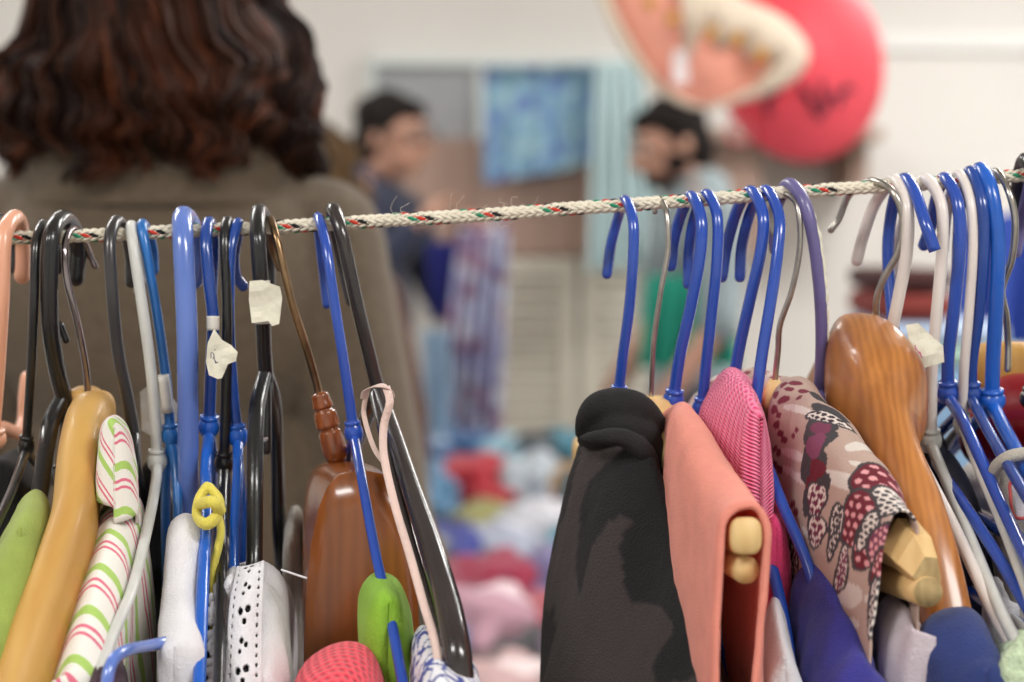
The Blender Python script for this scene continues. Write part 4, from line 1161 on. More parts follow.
for i, (lx, ly, pw) in enumerate(LAMPS):
    t = thing('ceiling_light', 'rectangular ceiling light, %s' % ['front left', 'front right', 'middle left', 'middle right', 'back left', 'back right'][i] + ' of the room', 'ceiling light', (lx, ly, 3.0), 'ceiling lights')
    mb = MB(); box(mb, (lx, ly, 2.965), (1.3, .6, .07), bev=.01); build('housing', mb, M['wallwhite'], t, False)
    mb = MB(); box(mb, (lx, ly, 2.925), (1.22, .52, .012)); build('diffuser', mb, em, t, False)

# far half: a cabinet wall with louvres, shelf, hung cloths
def rect(mb, x0, y0, x1, y1, Y, th, mi=0, bev=0.004):
    a = P(x0, y0, Y); b = P(x1, y1, Y)
    box(mb, ((a.x + b.x) / 2, Y + th / 2, (a.z + b.z) / 2), (abs(b.x - a.x), th, abs(a.z - b.z)), mi, bev)
brown = wood('dull_brown_panel', (152, 124, 110), (172, 144, 130), .6, 3, (1, 1, .3), 0)
t = thing('wall_cabinet', 'brown wooden cabinet against the back wall with pale louvred doors', 'cabinet', P(600, 720, 6.6))
mb = MB(); rect(mb, 400, 138, 760, 256, 6.6, .38); build('upper_panel', mb, brown, t, False)
mb = MB(); rect(mb, 640, 128, 884, 140, 6.5, .5); build('shelf', mb, brown, t, False)
mb = MB(); rect(mb, 850, 140, 868, 186, 6.62, .38); build('bracket', mb, brown, t, False)
mb = MB()
z0 = 0.02; 
louv = mat('cream_louvre_paint', (206, 200, 186), .6)
for (xa, xb) in [(452, 577), (581, 700)]:
    mb = MB()
    A_ = P(xa, 258, 6.62); B_ = P(xb, 258, 6.62); top_ = A_.z; wx = B_.x - A_.x; cx = (A_.x + B_.x) / 2
    for xx in (A_.x + .025, B_.x - .025): box(mb, (xx, 6.62, (top_ + z0) / 2), (.05, .035, top_ - z0), bev=.003)
    for zz in (top_ - .03, z0 + .04, (top_ + z0) / 2): box(mb, (cx, 6.62, zz), (wx, .034, .06), bev=.003)
    zz = top_ - .09
    while zz > z0 + .1:
        box(mb, (cx, 6.62, zz), (wx - .08, .010, .040)); zz -= .052
    d = build('door', mb, louv, t, False)
    mb = MB(); ell(mb, (B_.x - .03 if xa < 500 else A_.x + .03, 6.59, .75), (.014, .014, .014)); build('knob', mb, M['steel'], d)
mb = MB(); a = P(440, 258, 6.7); b = P(712, 258, 6.7); box(mb, ((a.x + b.x) / 2, 6.82, a.z / 2 + .01), (b.x - a.x, .3, a.z - .02)); build('body', mb, mat('cabinet_shadow_grey', (170, 160, 148), .8), t, False)
# window with pale frame at left-centre of the back wall
mb = MB(); wf = mat('pale_window_frame', (214, 222, 220), .5)
rect(mb, 368, 56, 640, 66, 6.93, .07); rect(mb, 368, 56, 376, 205, 6.93, .07); rect(mb, 476, 62, 484, 205, 6.93, .07); rect(mb, 368, 186, 484, 196, 6.93, .07)
struct('window_1', mb, wf)
mb = MB(); rect(mb, 376, 66, 476, 188, 6.96, .03); struct('window_1_glass', mb, mat('frosted_grey_pane', (158, 160, 164), .35, var=.06, vscale=4))
mb = MB(); rect(mb, 340, 190, 470, 240, 6.9, .08); o = struct('trim_1', mb, mat('pale_sill_board', (200, 200, 196), .6))
mb = MB(); rect(mb, 868, 34, 1200, 52, 6.975, .025, bev=.01); struct('trim_2', mb, M['wallwhite'])

def hung_cloth(name, label, cat, top, bottom, Y, m, wav=.02, freq=9, grp=None):
    """cloth hanging from a straight top edge: pixel outlines of top and bottom edges"""
    n, k = 40, 40; tp = crs([P(x, y, Y) for x, y in top], n); bt = crs([P(x, y, Y) for x, y in bottom], n)
    G = []
    for j in range(k):
        s = j / (k - 1); row = []
        for i in range(n):
            p = Vector(tp[i]).lerp(Vector(bt[i]), s); p.y += -wav * (.3 + s) * math.sin(freq * i / n * 6.28 * .5 + s) + wav * .5 * noise.noise(p * 5)
            row.append(p)
        G.append(row)
    mb = MB(); grid_mesh(mb, G, uvs=[(i / n, j / k) for j in range(k) for i in range(n)]); o = build(name, mb, m)
    s = o.modifiers.new('thickness', 'SOLIDIFY'); s.thickness = .004
    return tag(o, label, cat, grp)
def blotch(name, cols, scale, uv=False, pos=None):
    m, nt, b = newmat(name); b.inputs['Roughness'].default_value = .9
    tc = nt.nodes.new('ShaderNodeTexCoord'); v = nt.nodes.new('ShaderNodeTexVoronoi'); v.inputs['Scale'].default_value = scale
    nt.links.new(tc.outputs['Object'], v.inputs['Vector'])
    sx = nt.nodes.new('ShaderNodeSeparateColor'); nt.links.new(v.outputs['Color'], sx.inputs[0])
    r = nt.nodes.new('ShaderNodeValToRGB'); r.color_ramp.interpolation = 'CONSTANT'
    e = r.color_ramp.elements; e[0].color = lin(cols[0]); e[1].position = 1 / len(cols); e[1].color = lin(cols[1])
    for i, c in enumerate(cols[2:]): x = e.new((i + 2) / len(cols)); x.color = lin(c)
    nt.links.new(sx.outputs[0], r.inputs[0]); nt.links.new(r.outputs[0], b.inputs['Base Color']); return m
hung_cloth('patterned_curtain', 'blue and teal patterned cloth hung high on the back wall', 'curtain', [(484, 66), (600, 64)], [(484, 184), (530, 176), (575, 168), (600, 158)], 6.5,
    blotch('blue_batik', [(116, 150, 186), (136, 174, 194), (104, 130, 180), (156, 190, 200), (120, 156, 180)], 24), .012)
hung_cloth('sheer_scarf', 'pale ice-blue sheer cloth hanging right of the blue patterned curtain', 'scarf', [(596, 62), (640, 62)], [(588, 272), (668, 268)], 6.44,
    mat('ice_blue_voile', (190, 212, 214), .8), .03)
mb = MB(); tube(mb, [P(370, 62, 6.45), P(500, 63, 6.45), P(645, 60, 6.45)], .012, n=12); o = build('curtain_rail', mb, wf); tag(o, 'thin pale rail holding the blue patterned cloth', 'rail')

# hanging print garments between the man and the table
hung_cloth('lilac_print_dress', 'lilac, blue and maroon printed dress hanging by the left man', 'dress', [(462, 228), (508, 224)], [(432, 440), (500, 440)], 5.2,
    blotch('lilac_print', [(160, 170, 206), (140, 110, 140), (186, 192, 216), (200, 200, 216), (170, 140, 166), (160, 162, 200)], 30), .02)
hung_cloth('royal_blue_shirt', 'royal blue shirt held up by the left man', 'shirt', [(428, 244), (470, 238)], [(432, 320), (462, 318)], 5.5, mat('royal_cloth', (28, 32, 110), .9), .02)
hung_cloth('pale_blue_shirt', 'pale blue shirt hanging low between the woman and the printed dress', 'shirt', [(424, 330), (448, 330)], [(426, 436), (450, 436)], 5.1, mat('pale_blue_cloth', (150, 180, 206), .9), .02)

# right background: rack with blue and maroon garments
hung_cloth('blue_hanging_jacket', 'blue jacket hanging far back at the right edge', 'jacket', [(958, 226), (1120, 186)], [(952, 345), (1120, 345)], 3.6, mat('mid_blue_cloth', (40, 66, 150), .9), .02)
def lump(name, c, r, m, seed, amp=.22, label=None, cat='garment', grp=None, sub=4, parent=None, freq=1.6):
    bm = bmesh.new(); bmesh.ops.create_icosphere(bm, subdivisions=sub, radius=1)
    for v in bm.verts:
        n0 = v.co.normalized()
        f = 1 + amp * noise.noise(n0 * freq + Vector((seed, 0, 0))) * 1.6 + amp * .7 * abs(noise.noise(n0 * freq * 2.7 + Vector((0, seed, 0)))) 
        p = n0 * f
        if p.z < -.35: p.z = -.35
        v.co = p
    bm.verts.index_update()
    mb = MB(); mb.add([(c[0] + v.co.x * r[0], c[1] + v.co.y * r[1], c[2] + v.co.z * r[2]) for v in bm.verts], [tuple(v.index for v in f.verts) for f in bm.faces]); bm.free()
    o = build(name, mb, m, parent, org=None if parent else c)
    if label: tag(o, label, cat, grp)
    return o
def legs_table(name, label, x0, x1, y0, y1, zt, m):
    t = thing(name, label, 'table', ((x0 + x1) / 2, (y0 + y1) / 2, 0))
    mb = MB(); box(mb, ((x0 + x1) / 2, (y0 + y1) / 2, zt - .015), (x1 - x0, y1 - y0, .03), bev=.005); build('tabletop', mb, m, t, False)
    for x in (x0 + .06, x1 - .06):
        for y in (y0 + .06, y1 - .06):
            mb = MB(); tube(mb, [(x, y, 0), (x, y, zt - .03)], .018, n=6, seg=12, cap='flat'); build('leg', mb, M['steel'], t)
    return t
legs_table('trestle_table', 'long white trestle table under the heap of loose clothes', -.2, .64, 2.32, 5.3, .72, M['wallwhite'])
legs_table('side_table', 'side table with folded clothes far back at the right', .66, 1.4, 2.95, 3.75, .98, M['wallwhite'])
for i, (nm, lb, px0, px1, py0, py1, c, Y) in enumerate([
    ('folded_blanket', 'dark maroon folded blanket, top of the stack at right', 884, 954, 268, 292, (66, 32, 32), 3.2),
    ('folded_towel', 'brick red folded towel under the dark maroon blanket', 884, 956, 292, 322, (124, 48, 42), 3.2),
    ('folded_sheet', 'pale blue folded sheet under the brick red towel', 880, 1010, 322, 345, (170, 188, 214), 3.2),
    ('folded_tablecloth', 'pale green folded cloth under the pale blue sheet', 880, 1030, 345, 366, (160, 190, 176), 3.2),
    ('folded_bedspread', 'blue-grey folded bedspread at the bottom of the right stack', 878, 1030, 366, 474, (120, 150, 180), 3.2)]):
    a = P(px0, py0, Y); b = P(px1, py1, Y); mb = MB()
    hgt = a.z - b.z
    if i == 4: zlo = .98; 
    else: zlo = b.z
    box(mb, ((a.x + b.x) / 2, Y + .18, (a.z + zlo) / 2), (b.x - a.x, .36, a.z - zlo - .002), bev=min(.018, (a.z - zlo) * .4))
    tag(build(nm, mb, mat(nm + '_cloth', c, .9)), lb, 'folded cloth')

# heap of clothes on the table
random.seed(21)
heap = [  # px, py, Y, rx px, rz px, colour, words
    (462, 452, 5.2, 34, 18, (60, 100, 150), 'blue crumpled shirt at the back left of the heap'),
    (500, 456, 5.2, 30, 16, (150, 190, 206), 'pale turquoise crumpled top at the back of the heap'),
    (540, 452, 5.2, 34, 14, (40, 52, 62), 'dark slate crumpled top at the back right of the heap'),
    (572, 450, 5.1, 26, 18, (60, 130, 150), 'teal crumpled top at the back right corner of the heap'),
    (600, 452, 5.1, 30, 18, (90, 90, 100), 'dull grey crumpled top behind the charcoal garment'),
    (430, 456, 5.1, 26, 22, (170, 190, 210), 'ice-blue crumpled top at the back left corner'),
    (474, 494, 4.6, 42, 30, (190, 30, 48), 'bright red crumpled jumper in the middle of the heap'),
    (530, 492, 4.7, 26, 30, (196, 206, 216), 'whitish crumpled blouse right of the red jumper'),
    (566, 490, 4.7, 26, 24, (176, 128, 60), 'ochre crumpled scarf right of the whitish blouse'),
    (600, 498, 4.6, 30, 26, (60, 110, 130), 'petrol blue crumpled cloth at the right of the heap'),
    (432, 500, 4.6, 24, 26, (100, 150, 190), 'light blue crumpled cloth left of the red jumper'),
    (488, 520, 4.35, 34, 12, (150, 146, 80), 'olive crumpled cloth under the red jumper'),
    (540, 530, 4.25, 44, 20, (206, 206, 214), 'off-white printed blouse below the whitish one'),
    (456, 550, 4.15, 32, 22, (60, 70, 160), 'violet-blue crumpled shirt left of the crimson one'),
    (500, 546, 4.2, 30, 18, (190, 196, 216), 'pale lavender crumpled top above the crimson one'),
    (580, 536, 4.2, 24, 16, (90, 170, 190), 'small aqua crumpled cloth at the right of the heap'),
    (428, 560, 4.1, 24, 22, (60, 66, 84), 'slate blue crumpled trousers at the left of the heap'),
    (492, 582, 3.85, 46, 24, (160, 26, 66), 'crimson crumpled top in the middle of the heap'),
    (556, 578, 3.85, 32, 24, (130, 120, 170), 'mauve crumpled top right of the crimson one'),
    (600, 580, 3.85, 34, 26, (180, 70, 90), 'dusty rose crumpled top right of the mauve one'),
    (440, 592, 3.8, 24, 22, (150, 60, 80), 'wine coloured crumpled cloth left of the crimson top'),
    (480, 634, 3.45, 50, 36, (196, 150, 166), 'pink floral crumpled dress at the front of the heap'),
    (548, 626, 3.5, 34, 26, (170, 60, 74), 'rose red crumpled cloth right of the pink floral dress'),
    (530, 662, 3.25, 30, 22, (40, 36, 44), 'black crumpled cloth at the front of the heap'),
    (590, 650, 3.3, 44, 34, (150, 130, 150), 'greyish lilac crumpled cloth at the front right'),
    (430, 650, 3.3, 34, 30, (110, 120, 160), 'greyish blue crumpled cloth at the front left'),
    (500, 700, 3.0, 60, 30, (206, 170, 170), 'blush pink crumpled sheet at the near edge of the heap'),
    (575, 706, 3.0, 44, 30, (190, 196, 200), 'light grey crumpled cloth at the near right edge of the heap'),
    (420, 706, 3.0, 44, 30, (80, 60, 70), 'plum crumpled cloth at the near left edge of the heap')]
for i, (px, py, Y, rx, rz, c, words) in enumerate(heap):
    Y = min(5.12, 1155 / (py - 240)); c = tuple(int(x * .86) for x in c); p = P(px, py, Y); c2 = tuple(min(255, int(x * 1.0 + (255 - x) * .45)) for x in c)
    speck = blotch('heap_cloth', [c, c, c, c2, tuple(int(x * .6) for x in c)], 14) if i in (1, 6 * 0 + 12, 21, 14, 25, 24, 9, 16, 26) else fabric('heap_cloth', c, var=.1, vscale=12)
    lump('crumpled_garment', p, (PX(rx, Y) * 1.15, .16, PX(rz, Y) * 1.15), speck, i * 3.1, .3, words, 'garment', 'loose clothes heaped on the table')
# lower layer that carries the heap
mb = MB(); n = 60; G = []
for j in range(n):
    y = 2.34 + 2.92 * j / (n - 1); row = []
    for i in range(n):
        x = -.19 + .81 * i / (n - 1); e = min(1, 5 * min(i, n - 1 - i) / n, 5 * min(j, n - 1 - j) / n)
        row.append(Vector((x, y, .730 + e * (.05 + .05 * noise.noise(Vector((x * 6, y * 6, 0))) + .035 * abs(noise.noise(Vector((x * 17, y * 17, 3))))))))
    G.append(row)
grid_mesh(mb, G); o = build('clothes_heap', mb, blotch('mixed_heap', [(150, 160, 190), (120, 60, 80), (60, 66, 90), (190, 190, 196), (140, 110, 130)], 9)); tag(o, 'flattened lower layer of mixed clothes covering the table top', 'clothes', kind='stuff')
s = o.modifiers.new('thickness', 'SOLIDIFY'); s.thickness = .012

# ------------------------------------------------------------------ decorations hanging at upper right
def cutout(name, outline, Y, th, m, dome=0.0, n=60, parent=None, c=None, mi=0):
    """thick domed panel with the given pixel outline"""
    o3 = crs([P(x, y, Y) for x, y in outline], n, closed=True)[:-1]; n = len(o3)
    ctr = Vector(o3.mean(0)); G = []
    K = 10
    for back in (0, 1):
        for j in range(K + 1):
            s = (j / K) if not back else 1 - j / K
            row = []
            for q in o3:
                p = ctr.lerp(Vector(q), max(s, .001)); p.y += -dome * (1 - s * s) + (th if back else 0); row.append(p)
            G.append(row)
    mb = MB(); grid_mesh(mb, G, True); return build(name, mb, m, parent)
redp = mat('coral_red_paper', (240, 82, 96), .6, var=.06, vscale=3); peachpaper = mat('peach_paper', (250, 172, 150), .6, var=.04, vscale=3)
creamp = mat('cream_crepe', (222, 206, 186), .8, var=.06, vscale=12)
t = thing('red_paper_fan', 'big round pink-red paper fan with dark brush marks, hung high at right', 'decoration', P(800, 60, 4.3))
disc = [(800 + 84 * math.cos(a) + 6 * math.sin(a), 62 + 100 * math.sin(a)) for a in [2 * math.pi * k / 24 for k in range(24)]]
cutout('panel', disc, 4.3, .02, redp, .10, parent=t)
ink = mat('dark_brush_ink', (120, 40, 60), .7)
mb = MB()
def fanY(x, y): 
    s2 = ((x - 800) / 84) ** 2 + ((y - 62) / 100) ** 2; return 4.3 - .10 * (1 - s2) - .004
for st in [[(802, 86), (810, 98), (820, 116)], [(820, 116), (834, 96), (852, 88)], [(776, 92), (766, 104), (770, 112)], [(822, 84), (824, 100)], [(846, 84), (838, 104)]]:
    mb = MB(); tube(mb, [P(x, y, fanY(x, y)) for x, y in st], .007, n=14, seg=8); build('brush_mark', mb, ink, t)
mb = MB(); tube(mb, [P(x, y, fanY(x, y)) for x, y in [(740 + 12 * math.cos(a * .7), 132 + 12 * math.sin(a * .7)) for a in range(10)]], .004, n=40, seg=6); build('ring_mark', mb, mat('pale_pink_ink', (240, 140, 150), .7), t)
mb = MB(); a = P(800, -30, 4.3); tube(mb, [a, Vector((a.x, a.y, 3.0))], .0015, n=4, seg=6); build('string', mb, creamp, t)

t = thing('peach_paper_fan', 'peach paper fan with scalloped cream ruffle and gold dots, hung high above the men', 'decoration', P(700, 40, 4.1))
cutout('panel', [(608, -30), (616, 12), (640, 58), (668, 92), (700, 106), (735, 102), (770, 86), (790, 60), (770, 34), (730, 4), (700, -40), (650, -60)], 4.1, .02, peachpaper, .05, parent=t)
mb = MB(); tube(mb, [P(x, y, 4.085) for x, y in [(600, -30), (608, 8), (630, 50), (658, 86), (690, 104), (710, 108)]], [.011, .012, .011, .009, .006, .003], n=50, seg=10); build('cream_edge', mb, creamp, t)
# ruffle: band folded round the right side, scalloped inner edge
outer = [(676, -40), (704, -22), (744, -2), (784, 18), (806, 42), (808, 62), (792, 82), (764, 96), (736, 104), (712, 108)]
inner = [(684, 50), (700, 30), (722, 36), (744, 44), (764, 54), (774, 66), (768, 78), (750, 90), (730, 100), (712, 106)]
oc = crs([P(x, y, 4.06) for x, y in outer], 90); ic = crs([P(x, y, 4.05) for x, y in inner], 90); G = []
for k in range(14):
    row = []
    for i in range(90):
        s = k / 13; p = Vector(oc[i]).lerp(Vector(ic[i]), s)
        p.y -= .035 * math.sin(math.pi * s) + .006 * math.sin(i * 1.3) * s; p += (Vector(oc[i]) - Vector(ic[i])) * (-.28 * abs(math.sin(i * .19)) * s)
        row.append(p)
    G.append(row)
mb = MB(); grid_mesh(mb, G); o = build('ruffle', mb, creamp, t); s = o.modifiers.new('thickness', 'SOLIDIFY'); s.thickness = .006
gold = mat('gold_bead', (200, 140, 50), .4)
for x, y in [(650, 3), (672, 18), (711, 33), (737, 39), (761, 54)]:
    mb = MB(); ell(mb, P(x, y, 3.985), (.013, .007, .014)); build('gold_dot', mb, gold, t)
mb = MB(); rect(mb, 673, 50, 688, 84, 4.035, .004, bev=.001); build('label', mb, mat('pale_label', (238, 226, 226), .6), t, False)
mb = MB(); a = P(690, -40, 4.1); tube(mb, [a, Vector((a.x, a.y, 3.0))], .0015, n=4, seg=6); build('string', mb, creamp, t)

# ------------------------------------------------------------------ people
skin = mat('skin', (192, 146, 124), .55, var=.04, vscale=12)
def person(label, loc, yaw, H=1.74, arms=None, shirt=(40, 44, 66), trousers=(50, 54, 70), hairc=(28, 22, 20), head_pitch=0.0, beard=False, glasses=False, hair='short', sleeve='long', shirtm=None, build_k=1.0, vox=.007, sw=.175, sr=.066, hf=0.0, hd_=0.0):
    """front of the body faces local -Y; arms = {side: (elbow, wrist)} in local metres for H=1.74"""
    s = H / 1.74
    R = Matrix.Rotation(yaw, 3, 'Z'); L0 = Vector(loc)
    def W(p): return L0 + R @ (Vector(p) * s)
    root = thing('person', label, 'person', loc); root.rotation_euler = (0, 0, 0)
    neck = Vector((0, .01, 1.50)); HP = Matrix.Rotation(head_pitch, 3, 'X')
    def HD(p): return neck + HP @ (Vector(p) - neck) + Vector((0, -hf, -hd_))
    def cap(mb, a, b, ra, rb, n=8): tube(mb, [W(a), W(Vector(a).lerp(Vector(b), .5)), W(b)], [ra * s, (ra + rb) / 2 * s, rb * s], n=n, seg=14)
    def E(mb, c, r, hd=False):
        M3 = R @ HP if hd else R
        ell(mb, W(HD(c)) if hd else W(c), [x * s for x in r], M=M3, seg=20, rings=14)
    arms = arms or {}
    def_arm = {-1: ((-.24, .0, 1.14), (-.25, -.06, .88)), 1: ((.24, .0, 1.14), (.25, -.06, .88))}
    A = {k: arms.get(k, def_arm[k]) for k in (-1, 1)}
    mb = MB()
    # head
    E(mb, (0, -.005, 1.655), (.074, .092, .088), True); E(mb, (0, -.028, 1.60), (.058, .066, .062), True); E(mb, (0, -.05, 1.566), (.034, .034, .026), True)
    tube(mb, [W(HD(p)) for p in [(0, -.094, 1.655), (0, -.106, 1.635), (0, -.116, 1.617), (0, -.098, 1.608)]], [x * s for x in (.008, .010, .013, .009)], n=14, seg=12)
    for sx_ in (-1, 1):
        E(mb, (sx_ * .074, .008, 1.635), (.010, .018, .030), True); E(mb, (sx_ * .034, -.084, 1.668), (.024, .010, .008), True)
    E(mb, (0, -.088, 1.587), (.024, .010, .007), True); E(mb, (0, -.086, 1.577), (.020, .010, .007), True)
    cap(mb, HD((0, .005, 1.59)), (0, .015, 1.45), .054, .062)
    # torso, legs
    E(mb, (0, .0, 1.34), (.155 * build_k, .10, .15)); E(mb, (0, 0, 1.12), (.135 * build_k, .09, .17)); E(mb, (0, .005, .95), (.155 * build_k, .10, .12))
    cap(mb, (-sw * .8, 0, 1.40), (sw * .8, 0, 1.40), .052, .052); cap(mb, (-.07, 0, 1.44), (.07, 0, 1.44), .055, .055)
    for q in (-1, 1):
        cap(mb, (q * .09, 0, .92), (q * .10, -.01, .50), .086, .056); cap(mb, (q * .10, -.01, .50), (q * .10, .01, .09), .056, .036)
        cap(mb, (q * .10, .02, .05), (q * .115, -.14, .035), .036, .03)
        sh = Vector((q * sw, 0, 1.39)); el, wr = Vector(A[q][0]), Vector(A[q][1])
        cap(mb, sh, el, .052, .040); cap(mb, el, wr, .040, .027)
        # hand: palm, four bent fingers of different length, thumb from the side of the palm
        d = (wr - el).normalized(); sd = d.cross(Vector((0, 0, 1))); sd = sd.normalized() if sd.length > .1 else Vector((0, -1, 0)); nn = sd.cross(d).normalized()
        if nn.z > 0: nn = -nn
        palm = wr + d * .045
        for k in (-1.5, -.5, .5, 1.5):
            cap(mb, wr + sd * k * .010, wr + d * .085 + sd * k * .019, .014, .0115, 6)
        for k, ln in zip((-1.5, -.5, .5, 1.5), (.058, .070, .074, .066)):
            b0 = wr + d * .088 + sd * k * .020; b1 = b0 + (d * .8 + nn * .4).normalized() * ln * .5; b2 = b1 + (d * .35 + nn * .9).normalized() * ln * .5
            tube(mb, [W(b0 - d * .01), W(b0), W(b1), W(b2)], [x * s for x in (.0095, .009, .0085, .0075)], n=14, seg=8)
        th = wr + d * .03 + sd * .026 * (-q)
        tube(mb, [W(th), W(th + (d * .6 + sd * -q * .8).normalized() * .03), W(th + (d * .9 + sd * -q * .5 + nn * .3).normalized() * .062)], [x * s for x in (.012, .0105, .0085)], n=12, seg=8)
    body = build('body', mb, skin, root)
    m_ = body.modifiers.new('skin_union', 'REMESH'); m_.mode = 'VOXEL'; m_.voxel_size = vox; m_.use_smooth_shade = True
    m_ = body.modifiers.new('soften', 'SMOOTH'); m_.iterations = 2
    # eyes
    for sx_ in (-1, 1):
        mb = MB(); ell(mb, W(HD((sx_ * .032, -.085, 1.652))), (.011, .011, .011)); e = build('eye', mb, mat('eye_white', (230, 226, 220), .2), body)
        mb = MB(); ell(mb, W(HD((sx_ * .032, -.0935, 1.652))), (.005, .005, .005)); build('iris', mb, mat('iris_brown', (50, 30, 20), .2), body)
    # shirt
    mb = MB()
    E(mb, (0, .0, 1.34), (.170 * build_k, .118, .155)); E(mb, (0, 0, 1.12), (.152 * build_k, .108, .19)); E(mb, (0, .005, .97), (.170 * build_k, .116, .09)); E(mb, (0, .010, 1.475), (.086, .082, .050))
    cap(mb, (-sw * .8, 0, 1.40), (sw * .8, 0, 1.40), sr * .98, sr * .98); cap(mb, (-.06, .01, 1.45), (.06, .01, 1.45), .062, .062)
    for q in (-1, 1):
        sh = Vector((q * sw, 0, 1.39)); el, wr = Vector(A[q][0]), Vector(A[q][1])
        cap(mb, sh, el, sr, sr * .85, 10)
        if sleeve == 'long': cap(mb, el, el.lerp(wr, .92), .055, .042, 10)
    top = build('shirt', mb, shirtm or fabric('shirt_cloth', shirt, vscale=14), root)
    m_ = top.modifiers.new('union', 'REMESH'); m_.mode = 'VOXEL'; m_.voxel_size = vox; m_.use_smooth_shade = True
    m_ = top.modifiers.new('soften', 'SMOOTH'); m_.iterations = 4
    mb = MB(); E(mb, (0, .005, .93), (.165 * build_k, .112, .12))
    for q in (-1, 1): cap(mb, (q * .09, 0, .90), (q * .10, -.01, .50), .098, .072); cap(mb, (q * .10, -.01, .50), (q * .10, .01, .10), .072, .056)
    tr = build('trousers', mb, fabric('trouser_cloth', trousers, vscale=14), root)
    m_ = tr.modifiers.new('union', 'REMESH'); m_.mode = 'VOXEL'; m_.voxel_size = .009; m_.use_smooth_shade = True
    for q in (-1, 1):
        mb = MB(); cap(mb, (q * .10, .045, .05), (q * .118, -.15, .042), .046, .04)
        o_ = build('shoe', mb, M['black'], root)
    hm = matte(mat('hair', hairc, .7, var=.3, vscale=40))
    if hair == 'short':
        mb = MB(); E(mb, (0, .018, 1.682), (.085, .092, .080), True); E(mb, (0, .045, 1.625), (.074, .066, .085), True); E(mb, (0, -.040, 1.715), (.066, .050, .034), True)
        for sx_ in (-1, 1): E(mb, (sx_ * .072, .002, 1.66), (.010, .022, .040), True)
        for k in range(60):
            a = random.uniform(0, 6.28); z = random.uniform(.2, 1); E(mb, (.08 * math.cos(a) * math.sqrt(1 - z * z) * .95, .02 + .085 * math.sin(a) * math.sqrt(1 - z * z), 1.682 + .075 * z), (.016, .016, .014), True)
        h = build('hair', mb, hm, root); m_ = h.modifiers.new('union', 'REMESH'); m_.mode = 'VOXEL'; m_.voxel_size = .005; m_.use_smooth_shade = True
        mb = MB()
        for sx_ in (-1, 1): tube(mb, [W(HD((sx_ * .018, -.098, 1.676))), W(HD((sx_ * .034, -.096, 1.68))), W(HD((sx_ * .052, -.082, 1.672)))], .0045 * s, n=8, seg=6)
        build('eyebrows', mb, hm, root)
    if beard:
        mb = MB(); E(mb, (0, -.045, 1.568), (.050, .055, .032), True); E(mb, (0, -.094, 1.598), (.028, .008, .006), True)
        for sx_ in (-1, 1): E(mb, (sx_ * .058, -.02, 1.60), (.010, .034, .034), True)
        h = build('beard', mb, hm, root)
    if glasses:
        mb = MB()
        for sx_ in (-1, 1):
            tube(mb, [W(HD((sx_ * .034 + .022 * math.cos(a), -.108, 1.652 + .016 * math.sin(a)))) for a in [k * .6283 for k in range(11)]], .0022 * s, n=30, seg=6)
            tube(mb, [W(HD((sx_ * .056, -.106, 1.656))), W(HD((sx_ * .076, -.05, 1.656))), W(HD((sx_ * .080, .01, 1.652)))], .0022 * s, n=10, seg=6)
        tube(mb, [W(HD((-.012, -.109, 1.654))), W(HD((.012, -.109, 1.654)))], .002 * s, n=4, seg=6)
        build('glasses', mb, M['black'], root)
    return root, W, R, s, HD

# left man, profile to the right, arm raised to the clothes
p = P(396, 240, 5.8)
person('man in a dark navy jumper and glasses, in profile facing right, reaching forward', (p.x - .07, 5.8, 0), math.radians(66), 1.79,
       {-1: ((-.24, -.06, 1.15), (-.14, -.20, 1.34)), 1: ((.24, -.10, 1.15), (.14, -.20, 1.30))}, shirt=(38, 44, 66), glasses=True, head_pitch=math.radians(6), hf=.05, hd_=.055)
p = P(668, 240, 5.5)
person('bearded dark-haired man in a grey T-shirt, facing left and looking down', (p.x + .07, 5.5, 0), math.radians(-75), 1.76,
       {1: ((.24, -.02, 1.13), (.20, -.16, .93)), -1: ((-.24, -.02, 1.13), (-.20, -.16, .93))}, shirt=(136, 150, 154), trousers=(60, 66, 80), beard=True, head_pitch=math.radians(18), sleeve='short', hf=.02, hd_=.05)
hung_cloth('teal_shirt', 'teal green shirt held in front of the grey T-shirt man', 'shirt', [(648, 276), (735, 272)], [(640, 368), (738, 366)], 5.28, mat('teal_cloth', (36, 152, 128), .9), .03)
